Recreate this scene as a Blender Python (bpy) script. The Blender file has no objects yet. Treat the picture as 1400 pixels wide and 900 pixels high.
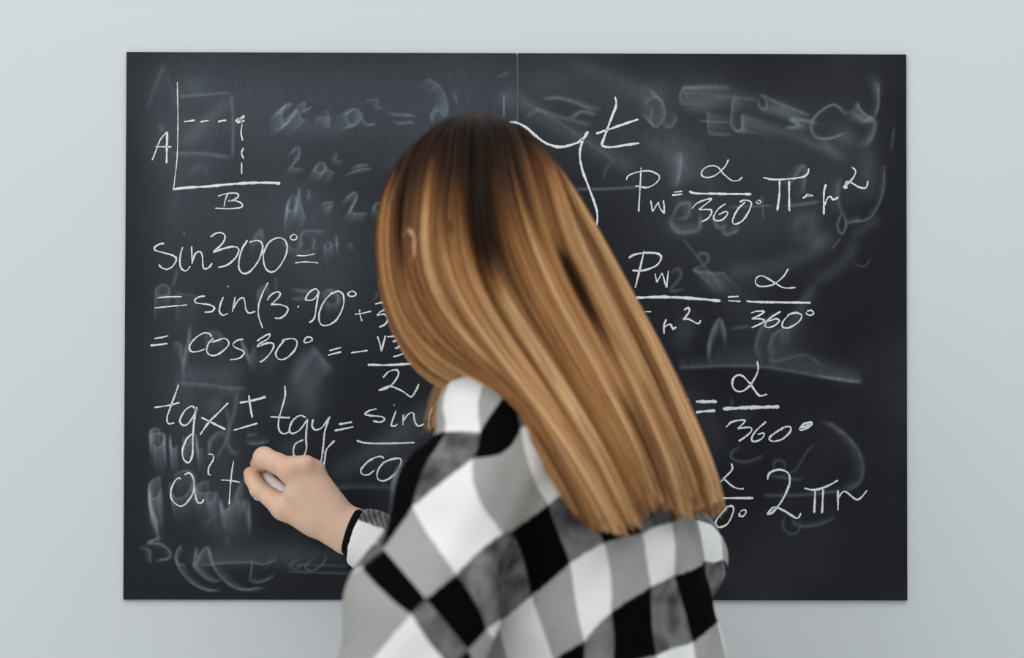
import bpy, bmesh, math, random
import numpy as np
from mathutils import Vector, Matrix

# ------------------------------------------------------------------ camera, light, exposure
SC = bpy.context.scene
COL = SC.collection
ZB = 1.40                                   # height of the boards' centre above the floor
BW, BH = 0.84, 0.5879                       # both boards together
CAM = np.array([-0.02264, -2.35648, ZB - 0.05645])
PITCH, YAW, ROLL = 0.022514, -0.007615, -0.002121
FPX = 3000.0

def camera_axes():
    c, s = math.cos, math.sin
    rx = np.array([[1, 0, 0], [0, c(PITCH), -s(PITCH)], [0, s(PITCH), c(PITCH)]])
    rz = np.array([[c(YAW), -s(YAW), 0], [s(YAW), c(YAW), 0], [0, 0, 1]])
    base = np.array([[1., 0, 0], [0, 0, 1], [0, -1, 0]])
    rr = np.array([[c(ROLL), -s(ROLL), 0], [s(ROLL), c(ROLL), 0], [0, 0, 1]])
    return rz @ rx @ base @ rr
AX = camera_axes()                          # columns: right, down, forward
cam_data = bpy.data.cameras.new('camera')
cam = bpy.data.objects.new('camera', cam_data)
COL.objects.link(cam)
M = Matrix.Identity(4)
for r_ in range(3):
    M[r_][0], M[r_][1], M[r_][2], M[r_][3] = AX[r_, 0], -AX[r_, 1], -AX[r_, 2], CAM[r_]
cam.matrix_world = M
cam_data.sensor_width = 36.0
cam_data.lens = FPX * 36.0 / 1400.0
cam_data.clip_start = 0.05
cam_data.dof.use_dof = True
cam_data.dof.focus_distance = 2.34
cam_data.dof.aperture_fstop = 3.0
SC.camera = cam

world = bpy.data.worlds.new('room_light')
SC.world = world
world.use_nodes = True
bgn = world.node_tree.nodes['Background']
bgn.inputs['Color'].default_value = (0.93, 0.97, 1.0, 1)
bgn.inputs['Strength'].default_value = 0.63

def area_light(name, loc, target, sx, sy, power, color):
    d = bpy.data.lights.new(name, 'AREA')
    d.shape = 'RECTANGLE'; d.size = sx; d.size_y = sy; d.energy = power; d.color = color
    o = bpy.data.objects.new(name, d); COL.objects.link(o)
    o.location = loc
    o.rotation_euler = (Vector(target) - Vector(loc)).to_track_quat('-Z', 'Y').to_euler()
    return o
area_light('window_daylight', (-2.6, -3.0, 3.0), (0, 0, 1.35), 2.2, 1.6, 48, (1.0, 0.985, 0.96))
area_light('ceiling_daylight', (0.4, -2.0, 3.6), (0.1, -0.2, 1.2), 2.5, 2.0, 36, (1.0, 0.99, 0.97))

SC.view_settings.view_transform = 'Standard'
SC.view_settings.look = 'None'
SC.view_settings.gamma = 1.0
SC.view_settings.use_curve_mapping = False
SC.view_settings.exposure = 0.0

def P(px, py, y):
    """point at distance y from the wall (negative = into the room) seen in direction (px, py)"""
    d = AX @ np.array([(px - 700) / FPX, (py - 450) / FPX, 1.0])
    return CAM + (y - CAM[1]) / d[1] * d

# ------------------------------------------------------------------ materials
def lin(r, g, b):
    f = lambda c: c / 12.92 if c <= 0.04045 else ((c + 0.055) / 1.055) ** 2.4
    return (f(r / 255), f(g / 255), f(b / 255), 1.0)

class Mat:
    def __init__(self, name, rough=0.6, color=None, spec=0.5):
        self.m = bpy.data.materials.new(name); self.m.use_nodes = True
        self.nt = self.m.node_tree
        self.b = self.nt.nodes['Principled BSDF']
        self.out = self.nt.nodes['Material Output']
        self.b.inputs['Roughness'].default_value = rough
        self.b.inputs['Specular IOR Level'].default_value = spec
        if color: self.b.inputs['Base Color'].default_value = color
    def n(self, t, **kw):
        x = self.nt.nodes.new(t)
        for k, v in kw.items():
            if k.startswith('i_'):
                key = k[2:]
                key = int(key) if key.isdigit() else key.replace('_', ' ')
                if isinstance(v, bpy.types.NodeSocket): self.nt.links.new(v, x.inputs[key])
                else: x.inputs[key].default_value = v
            else: setattr(x, k, v)
        return x
    def link(self, a, b): self.nt.links.new(a, b)
    def math(self, op, a, b=0.0, c=None):
        x = self.n('ShaderNodeMath', operation=op)
        for i, v in enumerate((a, b, c)):
            if v is None: continue
            if isinstance(v, bpy.types.NodeSocket): self.link(v, x.inputs[i])
            else: x.inputs[i].default_value = v
        return x.outputs[0]
    def mix(self, f, a, b):
        x = self.n('ShaderNodeMix', data_type='RGBA')
        for s, v in ((x.inputs[0], f), (x.inputs[6], a), (x.inputs[7], b)):
            if isinstance(v, bpy.types.NodeSocket): self.link(v, s)
            else: s.default_value = v
        return x.outputs[2]
    def noise(self, scale, detail=3.0, vec=None, rough=0.5):
        x = self.n('ShaderNodeTexNoise'); x.inputs['Scale'].default_value = scale
        x.inputs['Detail'].default_value = detail; x.inputs['Roughness'].default_value = rough
        if vec is not None: self.link(vec, x.inputs['Vector'])
        return x.outputs['Fac']
    def ramp(self, f, lo, hi):
        x = self.n('ShaderNodeMapRange'); self.link(f, x.inputs[0])
        x.inputs[1].default_value = lo; x.inputs[2].default_value = hi
        x.interpolation_type = 'SMOOTHSTEP'
        return x.outputs[0]
    def coord(self): return self.n('ShaderNodeTexCoord').outputs['Object']
    def bump(self, h, strength=0.2, dist=0.001):
        x = self.n('ShaderNodeBump'); x.inputs['Strength'].default_value = strength
        x.inputs['Distance'].default_value = dist; self.link(h, x.inputs['Height'])
        self.link(x.outputs[0], self.b.inputs['Normal'])

wall_m = Mat('wall_paint', 0.85, spec=0.2)
c = wall_m.coord()
wall_m.link(wall_m.mix(wall_m.noise(1.2, 2, c), lin(201, 208, 212), lin(206, 212, 215)), wall_m.b.inputs['Base Color'])
wall_m.bump(wall_m.noise(260, 3, c), 0.08, 0.0006)

floor_m = Mat('floor_boards', 0.45)
c = floor_m.coord()
mp = floor_m.n('ShaderNodeMapping', i_Vector=c); mp.inputs['Scale'].default_value = (1, 9, 1)
floor_m.link(floor_m.mix(floor_m.noise(6, 5, mp.outputs[0]), lin(222, 216, 206), lin(232, 228, 220)), floor_m.b.inputs['Base Color'])

def board_material(name, base_a, base_b):
    m = Mat(name, 0.7, spec=0.18)
    c = m.coord()
    at = m.n('ShaderNodeAttribute', attribute_name='chalk_dust')
    cloud = m.math('MULTIPLY', m.ramp(m.noise(5.0, 4, c), 0.42, 0.8), 0.035)
    mp = m.n('ShaderNodeMapping', i_Vector=c); mp.inputs['Scale'].default_value = (60, 1, 14)
    streak = m.noise(4.0, 4, mp.outputs[0], 0.6)
    fine = m.noise(900, 2, c)
    dust = m.math('MULTIPLY', m.math('ADD', at.outputs['Fac'], cloud),
                  m.math('ADD', m.math('MULTIPLY', streak, 0.7), m.math('MULTIPLY_ADD', fine, 0.5, 0.35)))
    base = m.mix(fine, base_a, base_b)
    m.link(m.mix(dust, base, lin(176, 192, 202)), m.b.inputs['Base Color'])
    m.bump(fine, 0.12, 0.0004)
    return m
board_left_m = board_material('chalkboard_coating', lin(22, 26, 33), lin(30, 34, 42))
board_right_m = board_material('chalkboard_coating', lin(17, 18, 24), lin(24, 25, 32))
edge_m = Mat('board_core', 0.7, lin(92, 95, 100))

chalk_m = Mat('chalk_mark', 0.95, spec=0.1)
c = chalk_m.coord()
g1 = chalk_m.noise(1100, 3, c, 0.6)
ce = chalk_m.n('ShaderNodeAttribute', attribute_name='edge')
cover = chalk_m.ramp(chalk_m.math('SUBTRACT', g1, chalk_m.math('MULTIPLY', ce.outputs['Fac'], 0.30)), 0.20, 0.44)
chalk_m.b.inputs['Base Color'].default_value = lin(220, 225, 227)
chalk_m.link(cover, chalk_m.b.inputs['Alpha'])

stick_m = Mat('chalk_stick', 0.9, spec=0.15)
c = stick_m.coord()
stick_m.link(stick_m.mix(stick_m.noise(300, 3, c), lin(228, 230, 232), lin(243, 244, 245)), stick_m.b.inputs['Base Color'])

skin_m = Mat('skin', 0.5, spec=0.35)
c = skin_m.coord()
fl = skin_m.n('ShaderNodeAttribute', attribute_name='flush')
base = skin_m.mix(skin_m.noise(45, 4, c), lin(212, 176, 152), lin(226, 194, 172))
base = skin_m.mix(skin_m.math('MULTIPLY', fl.outputs['Fac'], 0.75), base, lin(216, 146, 128))
skin_m.link(base, skin_m.b.inputs['Base Color'])
skin_m.b.inputs['Subsurface Weight'].default_value = 0.12
skin_m.b.inputs['Subsurface Radius'].default_value = (1.0, 0.4, 0.25)
skin_m.b.inputs['Subsurface Scale'].default_value = 0.004
skin_m.bump(skin_m.noise(420, 3, c), 0.10, 0.0006)

def fabric_material(name):
    m = Mat(name, 1.0, spec=0.03)
    uv = m.n('ShaderNodeUVMap', uv_map='check')
    sp = m.n('ShaderNodeSeparateXYZ', i_0=uv.outputs[0])
    c = m.coord()
    wob = m.math('MULTIPLY', m.math('SUBTRACT', m.noise(170, 3, c), 0.5), 0.045)
    def stripe(s, w):
        v = m.math('PINGPONG', m.math('ADD', m.math('ADD', s, w), 0.5), 1.0)   # 0..1 triangle, 0.5 at every border
        return m.ramp(v, 0.478, 0.522)
    a, b = stripe(sp.outputs[0], wob), stripe(sp.outputs[1], wob)             # each 0 = one yarn colour, 1 = the other
    mp = m.n('ShaderNodeMapping', i_Vector=uv.outputs[0]); mp.inputs['Rotation'].default_value = (0, 0, 0.6)
    tw = m.n('ShaderNodeTexWave', i_0=mp.outputs[0]); tw.inputs['Scale'].default_value = 7.0; tw.inputs['Distortion'].default_value = 1.2
    tw.inputs['Detail'].default_value = 2.0; tw.inputs['Detail Scale'].default_value = 6.0
    heather = m.noise(330, 4, c, 0.7)
    big = m.noise(38, 3, c)
    lg = m.mix(m.math('MULTIPLY_ADD', tw.outputs['Fac'], 0.62, m.math('MULTIPLY', heather, 0.34)), lin(118, 118, 117), lin(192, 192, 190))
    dg = m.mix(m.math('MULTIPLY', m.math('MULTIPLY_ADD', tw.outputs['Fac'], 0.6, m.math('MULTIPLY', heather, 0.7)), m.ramp(big, 0.2, 0.7)), lin(34, 35, 39), lin(150, 150, 151))
    wh = m.mix(heather, lin(222, 223, 223), lin(236, 237, 237))
    bk = m.mix(heather, lin(5, 5, 7), lin(11, 11, 14))
    row_w = m.mix(a, lg, wh)       # white row: grey where the other yarn is dark
    row_k = m.mix(a, bk, dg)
    m.link(m.mix(b, row_k, row_w), m.b.inputs['Base Color'])
    m.bump(m.math('ADD', m.math('MULTIPLY', tw.outputs['Fac'], 0.5), heather), 0.25, 0.0012)
    return m
fabric_m = fabric_material('checked_wool')
cuff_m = Mat('black_rib', 0.9, spec=0.1)
c = cuff_m.coord()
cuff_m.link(cuff_m.mix(cuff_m.noise(500, 2, c), lin(8, 8, 10), lin(20, 20, 23)), cuff_m.b.inputs['Base Color'])
denim_m = Mat('dark_denim', 0.85)
c = denim_m.coord()
denim_m.link(denim_m.mix(denim_m.noise(350, 3, c), lin(28, 32, 42), lin(44, 50, 64)), denim_m.b.inputs['Base Color'])
shoe_m = Mat('shoe_canvas', 0.7)
c = shoe_m.coord()
shoe_m.link(shoe_m.mix(shoe_m.noise(300, 3, c), lin(225, 225, 222), lin(240, 240, 238)), shoe_m.b.inputs['Base Color'])
sole_m = Mat('shoe_sole', 0.6, lin(180, 178, 172))
eye_m = Mat('eye_white', 0.15, lin(236, 234, 230))
iris_m = Mat('iris', 0.2, lin(70, 90, 100))

hair_m = Mat('hair', 0.5, spec=0.14)
ht = hair_m.n('ShaderNodeAttribute', attribute_name='tone')
cr = hair_m.n('ShaderNodeValToRGB', i_0=ht.outputs['Fac'])
e = cr.color_ramp.elements
e[0].position = 0.0; e[0].color = lin(31, 19, 11)
e[1].position = 1.0; e[1].color = lin(232, 192, 144)
for p_, col_ in ((0.22, (60, 38, 24)), (0.45, (126, 84, 50)), (0.7, (188, 137, 86))):
    k = e.new(p_); k.color = lin(*col_)
hair_m.link(cr.outputs[0], hair_m.b.inputs['Base Color'])
hair_m.b.inputs['Anisotropic'].default_value = 0.0

# ------------------------------------------------------------------ object helpers
def link_mesh(name, verts, faces, mat, parent=None, smooth=True, uv=None, attrs=None):
    me = bpy.data.meshes.new(name)
    verts = np.asarray(verts, np.float32)
    if isinstance(faces, np.ndarray):
        n, k = faces.shape
        me.vertices.add(len(verts)); me.vertices.foreach_set('co', verts.ravel())
        me.loops.add(n * k); me.loops.foreach_set('vertex_index', faces.astype(np.int32).ravel())
        me.polygons.add(n); me.polygons.foreach_set('loop_start', np.arange(0, n * k, k, dtype=np.int32))
        me.update(calc_edges=True); me.validate()
    else:
        me.from_pydata([tuple(map(float, v)) for v in verts], [], [tuple(f) for f in faces])
        me.update()
    if smooth: me.polygons.foreach_set('use_smooth', np.ones(len(me.polygons), bool))
    for an, av in (attrs or {}).items():
        at = me.attributes.new(an, 'FLOAT', 'POINT'); at.data.foreach_set('value', np.asarray(av, np.float32))
    if uv is not None:
        lay = me.uv_layers.new(name='check')
        vi = np.zeros(len(me.loops), np.int32); me.loops.foreach_get('vertex_index', vi)
        lay.data.foreach_set('uv', np.asarray(uv, np.float32)[vi].ravel())
    for mm in (mat if isinstance(mat, (list, tuple)) else [mat]):
        me.materials.append(mm.m if isinstance(mm, Mat) else mm)
    o = bpy.data.objects.new(name, me); COL.objects.link(o)
    if parent is not None: adopt(o, parent)
    return o

def adopt(o, parent):
    o.parent = parent
    o.matrix_parent_inverse = parent.matrix_world.inverted() if parent.parent is None else (parent.matrix_world).inverted()

def box_mesh(lo, hi, bevel=0.0, seg=2):
    bm = bmesh.new(); bmesh.ops.create_cube(bm, size=1)
    for v in bm.verts:
        v.co = Vector([lo[i] + (v.co[i] + .5) * (hi[i] - lo[i]) for i in range(3)])
    if bevel: bmesh.ops.bevel(bm, geom=bm.edges[:], offset=bevel, segments=seg, affect='EDGES', profile=0.5)
    bm.verts.index_update()
    r = [v.co[:] for v in bm.verts], [[v.index for v in f.verts] for f in bm.faces]
    bm.free(); return r

def catmull(p, step):
    p = np.asarray(p, float)
    if len(p) < 3: q = p
    else:
        e0, e1 = 2 * p[0] - p[1], 2 * p[-1] - p[-2]
        a = np.vstack([e0, p, e1]); out = []
        t = np.linspace(0, 1, 12, endpoint=False)[:, None]
        for i in range(1, len(a) - 2):
            p0, p1, p2, p3 = a[i - 1], a[i], a[i + 1], a[i + 2]
            out.append(.5 * (2 * p1 + (p2 - p0) * t + (2 * p0 - 5 * p1 + 4 * p2 - p3) * t ** 2 + (3 * p1 - p0 - 3 * p2 + p3) * t ** 3))
        q = np.vstack(out + [p[-1:]])
    L = np.concatenate([[0], np.cumsum(np.linalg.norm(np.diff(q, axis=0), axis=1))])
    n = max(2, int(L[-1] / step) + 1); s = np.linspace(0, L[-1], n)
    return np.stack([np.interp(s, L, q[:, k]) for k in range(q.shape[1])], 1)

rng = np.random.default_rng(7)

# ------------------------------------------------------------------ room
wv, wf = box_mesh((-4, 0.004, 0), (4, 0.12, 2.9))
wall = link_mesh('wall_back', wv, wf, wall_m, smooth=False); wall['kind'] = 'structure'
fv, ff = box_mesh((-4, -4.5, -0.1), (4, 0.12, 0))
floor = link_mesh('floor', fv, ff, floor_m, smooth=False); floor['kind'] = 'structure'

# ------------------------------------------------------------------ chalkboards with dust and writing
WRITING = {
'sketch':[[1.31,-3652,2616,-3646,2371,-3643,2086,-3650,1801,-3677,1539,-3689,1447],[3.28,-3689,1460,-3530,1478,-3312,1492,-3094,1514,-2898,1528,-2723,1533,-2540,1527],[2.19,-3578,2187,-3460,2205],[2.19,-3403,2187,-3312,2203],[2.19,-3213,2190,-3124,2206],[2.84,-3028,2189,-2928,2255],[2.84,-3019,2208,-2928,2237],[2.84,-3010,2180,-2927,2202],[2.62,-2989,2197,-2936,2189],[1.75,-2953,2165,-2964,2066,-2946,1983],[1.75,-2937,1909,-2958,1852,-2936,1790],[1.75,-2956,1749,-2957,1624],[1.75,-3918,1770,-3881,1866,-3828,1998,-3758,2081],[2.84,-3758,2081,-3760,1932,-3763,1740],[1.75,-3886,1917,-3712,1917],[1.75,-3105,1414,-3130,1344,-3143,1274],[1.75,-3209,1387,-3116,1414,-3017,1420,-2989,1399,-3006,1366,-3072,1339,-3104,1335],[1.75,-3093,1339,-3006,1333,-2947,1300,-2962,1267,-3071,1252,-3239,1256]],
'sin300':[[2.02,-3785,876,-3831,870,-3886,833,-3876,802,-3794,777,-3693,748,-3652,711,-3683,641,-3747,599,-3811,617,-3839,650],[2.02,-3584,838,-3605,770,-3614,660,-3591,601,-3546,583,-3500,633],[2.02,-3575,986,-3568,975],[2.02,-3489,847,-3486,770,-3482,656],[2.02,-3482,678,-3446,770,-3400,789,-3373,743,-3367,642,-3344,602,-3299,624,-3268,666],[2.2,-3286,949,-3237,982,-3182,995,-3136,969,-3136,918,-3181,853,-3258,785],[2.2,-3258,780,-3163,817,-3035,845,-2983,808,-3016,726,-3107,646,-3207,619],[2.2,-2888,918,-2943,827,-2975,716,-2978,606,-2923,555,-2850,588,-2768,699,-2727,818,-2742,891,-2797,910,-2870,891],[2.02,-2614,928,-2678,864,-2719,745,-2695,616,-2630,571,-2557,617,-2485,736,-2463,846,-2495,919,-2559,941,-2614,923],[1.65,-2412,971,-2431,942,-2403,916,-2366,929,-2361,960,-2394,980,-2416,966],[1.65,-2360,749,-2265,749,-2164,770],[1.65,-2378,672,-2265,682,-2127,671]],
'sin390':[[1.65,-3851,293,-3727,302,-3590,306],[1.65,-3885,183,-3708,201,-3535,216],[2.02,-3343,312,-3407,303,-3452,266,-3425,235,-3306,221,-3242,188,-3269,147,-3346,138],[2.02,-3145,304,-3178,221,-3187,148,-3150,107,-3095,126],[2.02,-3102,423,-3093,410],[1.84,-3019,304,-3035,221,-3049,139],[1.84,-3040,175,-2986,267,-2931,295,-2913,240,-2903,167,-2866,130,-2802,149],[1.84,-2667,460,-2721,350,-2766,222,-2765,94,-2723,-29],[2.02,-2675,268,-2629,332,-2556,360,-2538,323,-2592,259,-2638,222],[2.02,-2638,222,-2537,222,-2455,186,-2473,122,-2537,76,-2595,79],[3.67,-2349,203,-2336,195],[2.02,-2126,361,-2154,392,-2218,361,-2263,287,-2245,269,-2181,278,-2126,343],[2.2,-2122,370,-2144,223,-2171,77,-2225,27],[2.02,-1970,361,-2062,260,-2116,132,-2106,22,-2033,0,-1933,59,-1860,206,-1860,325,-1915,367,-1989,334],[1.84,-1776,368,-1807,342,-1794,316,-1744,316,-1724,342,-1763,371,-1789,355],[1.84,-1736,119,-1644,133,-1561,154],[1.84,-1684,172,-1676,106,-1657,46],[2.1,-1519,230,-1448,246,-1388,230,-1396,186,-1461,146,-1500,107],[2.1,-1500,107,-1422,120,-1377,81,-1408,15,-1474,-19],[1.84,-1304,160,-1343,81,-1330,2,-1277,-24,-1220,3,-1186,94,-1213,173,-1291,160]],
'cos30':[[2.02,-3880,-147,-3798,-132,-3734,-115],[2.2,-3925,-220,-3834,-211,-3739,-198],[2.02,-3267,-127,-3295,-91,-3359,-87,-3450,-146,-3505,-228,-3486,-283,-3413,-283,-3340,-256],[2.02,-3249,-136,-3304,-201,-3322,-274,-3285,-320,-3212,-319,-3121,-255,-3084,-191,-3130,-142,-3212,-167,-3267,-182],[1.84,-2929,-150,-2993,-163,-3038,-200,-3020,-237,-2938,-273,-2923,-310,-2974,-355,-3069,-372],[2.02,-2783,-172,-2719,-126,-2646,-93,-2664,-144,-2755,-199,-2782,-236],[2.02,-2777,-232,-2664,-190,-2603,-208,-2627,-281,-2699,-364,-2750,-397],[2.02,-2472,-144,-2535,-217,-2581,-300,-2553,-360,-2480,-360,-2389,-281,-2352,-189,-2389,-144,-2481,-153,-2517,-180],[1.84,-2270,-152,-2279,-180,-2243,-184,-2192,-161,-2206,-129,-2252,-129,-2276,-158],[2.02,-2008,-271,-1950,-256,-1880,-238],[2.2,-2023,-322,-1949,-300,-1880,-285],[2.1,-1774,-294,-1682,-281,-1596,-268],[2.1,-1492,-116,-1465,-194,-1447,-278],[2.1,-1447,-278,-1421,-168,-1403,-108],[2.1,-1387,-121,-1277,-110,-1178,-102],[2.1,-1329,-173,-1251,-154,-1230,-181,-1264,-220,-1303,-246],[2.1,-1303,-246,-1224,-220,-1185,-246,-1211,-298,-1323,-338],[2.62,-1145,-377,-1106,-337,-1067,-293],[2.89,-1595,-422,-1355,-424,-1041,-403],[2.1,-1433,-561,-1367,-495,-1289,-476,-1263,-521,-1315,-613,-1393,-678,-1479,-697],[2.1,-1471,-691,-1354,-652,-1223,-704,-1131,-764,-1079,-704,-1045,-625]],
'tg':[[2.12,-3622,-642,-3654,-741,-3711,-895,-3744,-1000,-3723,-1058,-3662,-1048],[2.12,-3879,-885,-3749,-866,-3609,-833],[2.31,-3442,-894,-3481,-871,-3548,-914,-3601,-1009,-3585,-1067,-3528,-1067,-3461,-980,-3423,-894],[2.31,-3423,-875,-3451,-1028,-3464,-1201,-3468,-1392,-3510,-1475,-3564,-1431,-3574,-1335,-3527,-1220,-3470,-1162],[2.5,-3375,-990,-3279,-1038,-3116,-1118],[2.31,-3088,-832,-3203,-951,-3298,-1047,-3387,-1178],[2.89,-2964,-832,-2820,-807,-2686,-768],[2.31,-2868,-749,-2854,-855,-2829,-993],[2.31,-3029,-1127,-2915,-1094,-2771,-1050],[2.12,-2482,-647,-2479,-758,-2513,-892,-2547,-1027,-2541,-1122,-2493,-1164,-2435,-1145],[2.12,-2637,-983,-2532,-988,-2426,-992],[2.31,-2254,-988,-2321,-969,-2398,-1026,-2432,-1122,-2397,-1160,-2321,-1122,-2235,-1007],[2.31,-2235,-1007,-2253,-1198,-2247,-1313,-2281,-1409,-2348,-1438,-2387,-1371,-2368,-1275,-2282,-1227],[2.31,-2177,-1007,-2187,-1083,-2148,-1122,-2081,-1093,-2005,-987],[2.31,-1999,-978,-2052,-1141,-2067,-1294,-2085,-1428,-2099,-1524,-2079,-1547,-2051,-1447,-2032,-1332,-1946,-1236],[2.36,-1901,-1063,-1823,-1048,-1758,-1037],[2.36,-1948,-1131,-1849,-1110,-1744,-1089],[2.1,-1497,-895,-1575,-914,-1622,-953,-1562,-966,-1444,-979,-1410,-1010,-1457,-1036,-1536,-1026],[2.1,-1288,-913,-1321,-1005,-1339,-1070,-1300,-1078,-1274,-1057],[2.36,-1314,-851,-1303,-858],[2.1,-1209,-952,-1214,-1018,-1216,-1070],[2.1,-1214,-1031,-1157,-952,-1104,-939,-1091,-1017,-1052,-1077,-986,-1056],[1.84,-895,-873,-934,-978,-934,-1103],[2.36,-1710,-1236,-1613,-1261,-1404,-1266,-1090,-1255],[2.36,-1417,-1423,-1469,-1405,-1573,-1449,-1659,-1541,-1651,-1593,-1586,-1601,-1521,-1554],[2.36,-1416,-1462,-1481,-1554,-1481,-1645,-1403,-1663,-1285,-1579,-1233,-1475,-1247,-1428,-1338,-1436,-1429,-1475]],
'a2':[[1.92,-3591,-1657,-3611,-1637,-3658,-1680,-3696,-1775,-3686,-1871,-3609,-1938,-3542,-1919,-3466,-1813,-3448,-1698,-3467,-1622,-3506,-1584,-3553,-1607],[1.92,-3448,-1679,-3437,-1813,-3408,-1899,-3360,-1899,-3345,-1861],[1.92,-3296,-1382,-3248,-1392,-3248,-1449,-3292,-1526,-3295,-1593,-3270,-1608],[1.73,-3161,-1660,-3065,-1665,-2960,-1684],[1.73,-3028,-1453,-3046,-1583,-3061,-1736,-3073,-1924],[1.73,-2777,-1755,-2806,-1793,-2815,-1831,-2786,-1869,-2748,-1873,-2710,-1850]],
'brace':[[3.41,-84,2191,7,2184,110,2128,201,2048,315,1969,451,1928,588,1951,701,2004,770,2096],[2.96,708,2016,679,1856,702,1696,759,1537,827,1355,866,1219,862,1105,816,1048],[2.96,1058,2473,1070,2382,1020,2245,952,2062,911,1948],[2.96,911,1943,997,1925,1157,1948,1321,1972],[2.96,854,2073,974,2112,1156,2177,1309,2229]],
'pw1':[[1.82,1339,1710,1328,1493,1312,1231],[1.82,1180,1572,1202,1618,1293,1657,1430,1671,1533,1619,1510,1551,1407,1493,1275,1511],[1.82,1442,1352,1464,1232],[1.82,1464,1232,1499,1293,1526,1339],[1.82,1526,1339,1540,1277,1590,1209],[1.82,1590,1209,1587,1289,1578,1357],[2.14,1693,1443,1783,1452],[2.14,1672,1411,1783,1422],[2.78,1854,1452,1929,1431,2121,1427,2527,1424],[1.71,2281,1796,2239,1716,2142,1630,2057,1602,1993,1624,2003,1684,2078,1727,2164,1716,2228,1641,2314,1573,2388,1573,2431,1610],[1.92,1886,1266,1950,1330,2078,1373,2089,1358,2014,1298,1961,1255],[1.92,1961,1255,2078,1256,2100,1224,2057,1159,1982,1121],[1.92,2249,1320,2174,1267,2121,1181,2142,1138,2217,1149,2271,1213,2249,1235,2174,1202],[2.14,2463,1342,2378,1256,2324,1139,2356,1100,2442,1150,2517,1278,2517,1342,2453,1359,2399,1338],[1.5,2596,1353,2579,1336,2596,1321,2624,1332,2619,1356,2596,1360],[2.14,2656,1604,2763,1583,2934,1590,3084,1612,3137,1655,3144,1704],[2.56,2831,1575,2827,1407,2805,1247],[2.56,2934,1568,2934,1408,2934,1241],[2.78,3079,1382,3137,1413,3191,1408],[3.42,3116,1421,3159,1408],[2.56,3330,1533,3308,1430,3308,1205],[2.35,3313,1302,3351,1387,3383,1398,3405,1366,3448,1383,3463,1399],[2.14,3609,1720,3651,1678,3630,1613,3576,1549,3523,1506,3555,1499,3544,1555,3587,1559,3683,1506,3758,1496,3786,1571]],
'pw2':[[2.35,1373,811,1330,629,1277,411],[2.56,1207,731,1266,768,1394,789,1523,779,1555,726,1501,651,1373,601,1245,597],[1.92,1491,565,1508,469],[1.92,1508,469,1566,576],[1.92,1566,576,1613,412],[1.92,1613,412,1634,598],[3.63,1277,304,1587,313,1907,299,2196,272],[1.92,2275,315,2388,322],[1.92,2275,275,2410,268],[1.92,2923,622,2869,537,2762,451,2634,429,2574,461,2581,521,2645,543,2741,494,2869,419,3002,419],[2.78,2474,273,2591,262,3168,255],[2.14,2523,145,2591,162,2666,158,2591,109,2527,81],[2.14,2527,81,2644,77,2655,45,2527,-15],[2.14,2843,163,2741,98,2677,34,2687,-9,2762,2,2826,56,2794,81,2709,56],[2.14,2954,146,2869,56,2865,-8,2944,-8,3040,56,3066,125,2997,146,2912,120],[1.92,3121,153,3121,131,3168,121,3196,146,3168,174,3125,163],[2.56,1613,74,1587,10,1587,-86],[2.56,1587,-11,1651,21,1683,-28,1720,-7],[2.35,1801,171,1843,199,1860,171,1833,118,1790,70],[2.35,1790,70,1854,75,1950,28,1982,65],[1.71,1374,155,1448,155]],
'al3':[[3.86,1930,-810,2157,-809],[3.64,1930,-923,2139,-905],[2.73,1821,-787,1855,-792],[4.55,2218,-889,2525,-872,2825,-863],[2.5,2589,-373,2598,-468,2548,-582,2457,-684,2366,-696,2321,-628,2343,-548,2412,-525,2502,-604,2593,-729,2639,-745,2696,-729],[2.27,2252,-1086,2321,-1025,2452,-1008,2434,-1047,2377,-1099],[2.27,2377,-1099,2502,-1085,2530,-1115,2480,-1172,2389,-1235],[2.27,2684,-1024,2582,-1115,2529,-1206,2559,-1239,2639,-1205,2661,-1149,2593,-1160],[2.27,2888,-1080,2775,-1148,2718,-1205,2763,-1235,2866,-1205,2945,-1125,2934,-1075,2843,-1092],[2.73,3036,-1103,3093,-1046,3172,-1034,3150,-1075,3070,-1114,3043,-1107],[2.73,3059,-1093,3150,-1057]],
'al4':[[2.27,2309,-1471,2321,-1534,2252,-1614,2196,-1671],[2.27,2218,-1625,2321,-1716,2389,-1743,2445,-1743],[2.73,2207,-1845,2547,-1844],[2.27,2275,-1931,2184,-2033,2139,-2112,2184,-2157,2275,-2112,2332,-1987,2320,-1931,2252,-1942],[2.05,2400,-1999,2395,-2033,2434,-2039,2468,-1998,2452,-1969,2407,-1987],[2.73,2700,-1647,2718,-1579,2820,-1538,2922,-1579,2933,-1692,2865,-1851,2763,-1987,2695,-2021],[2.73,2695,-2014,2774,-1941,2888,-1986,3013,-2059,3058,-2004],[2.73,3092,-1737,3206,-1755,3342,-1714,3456,-1650],[2.73,3210,-1759,3201,-2004],[2.73,3297,-1748,3285,-2004],[2.5,3456,-1759,3455,-1974],[2.27,3455,-1850,3524,-1770,3637,-1849,3694,-1845,3769,-1758]]}
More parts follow.
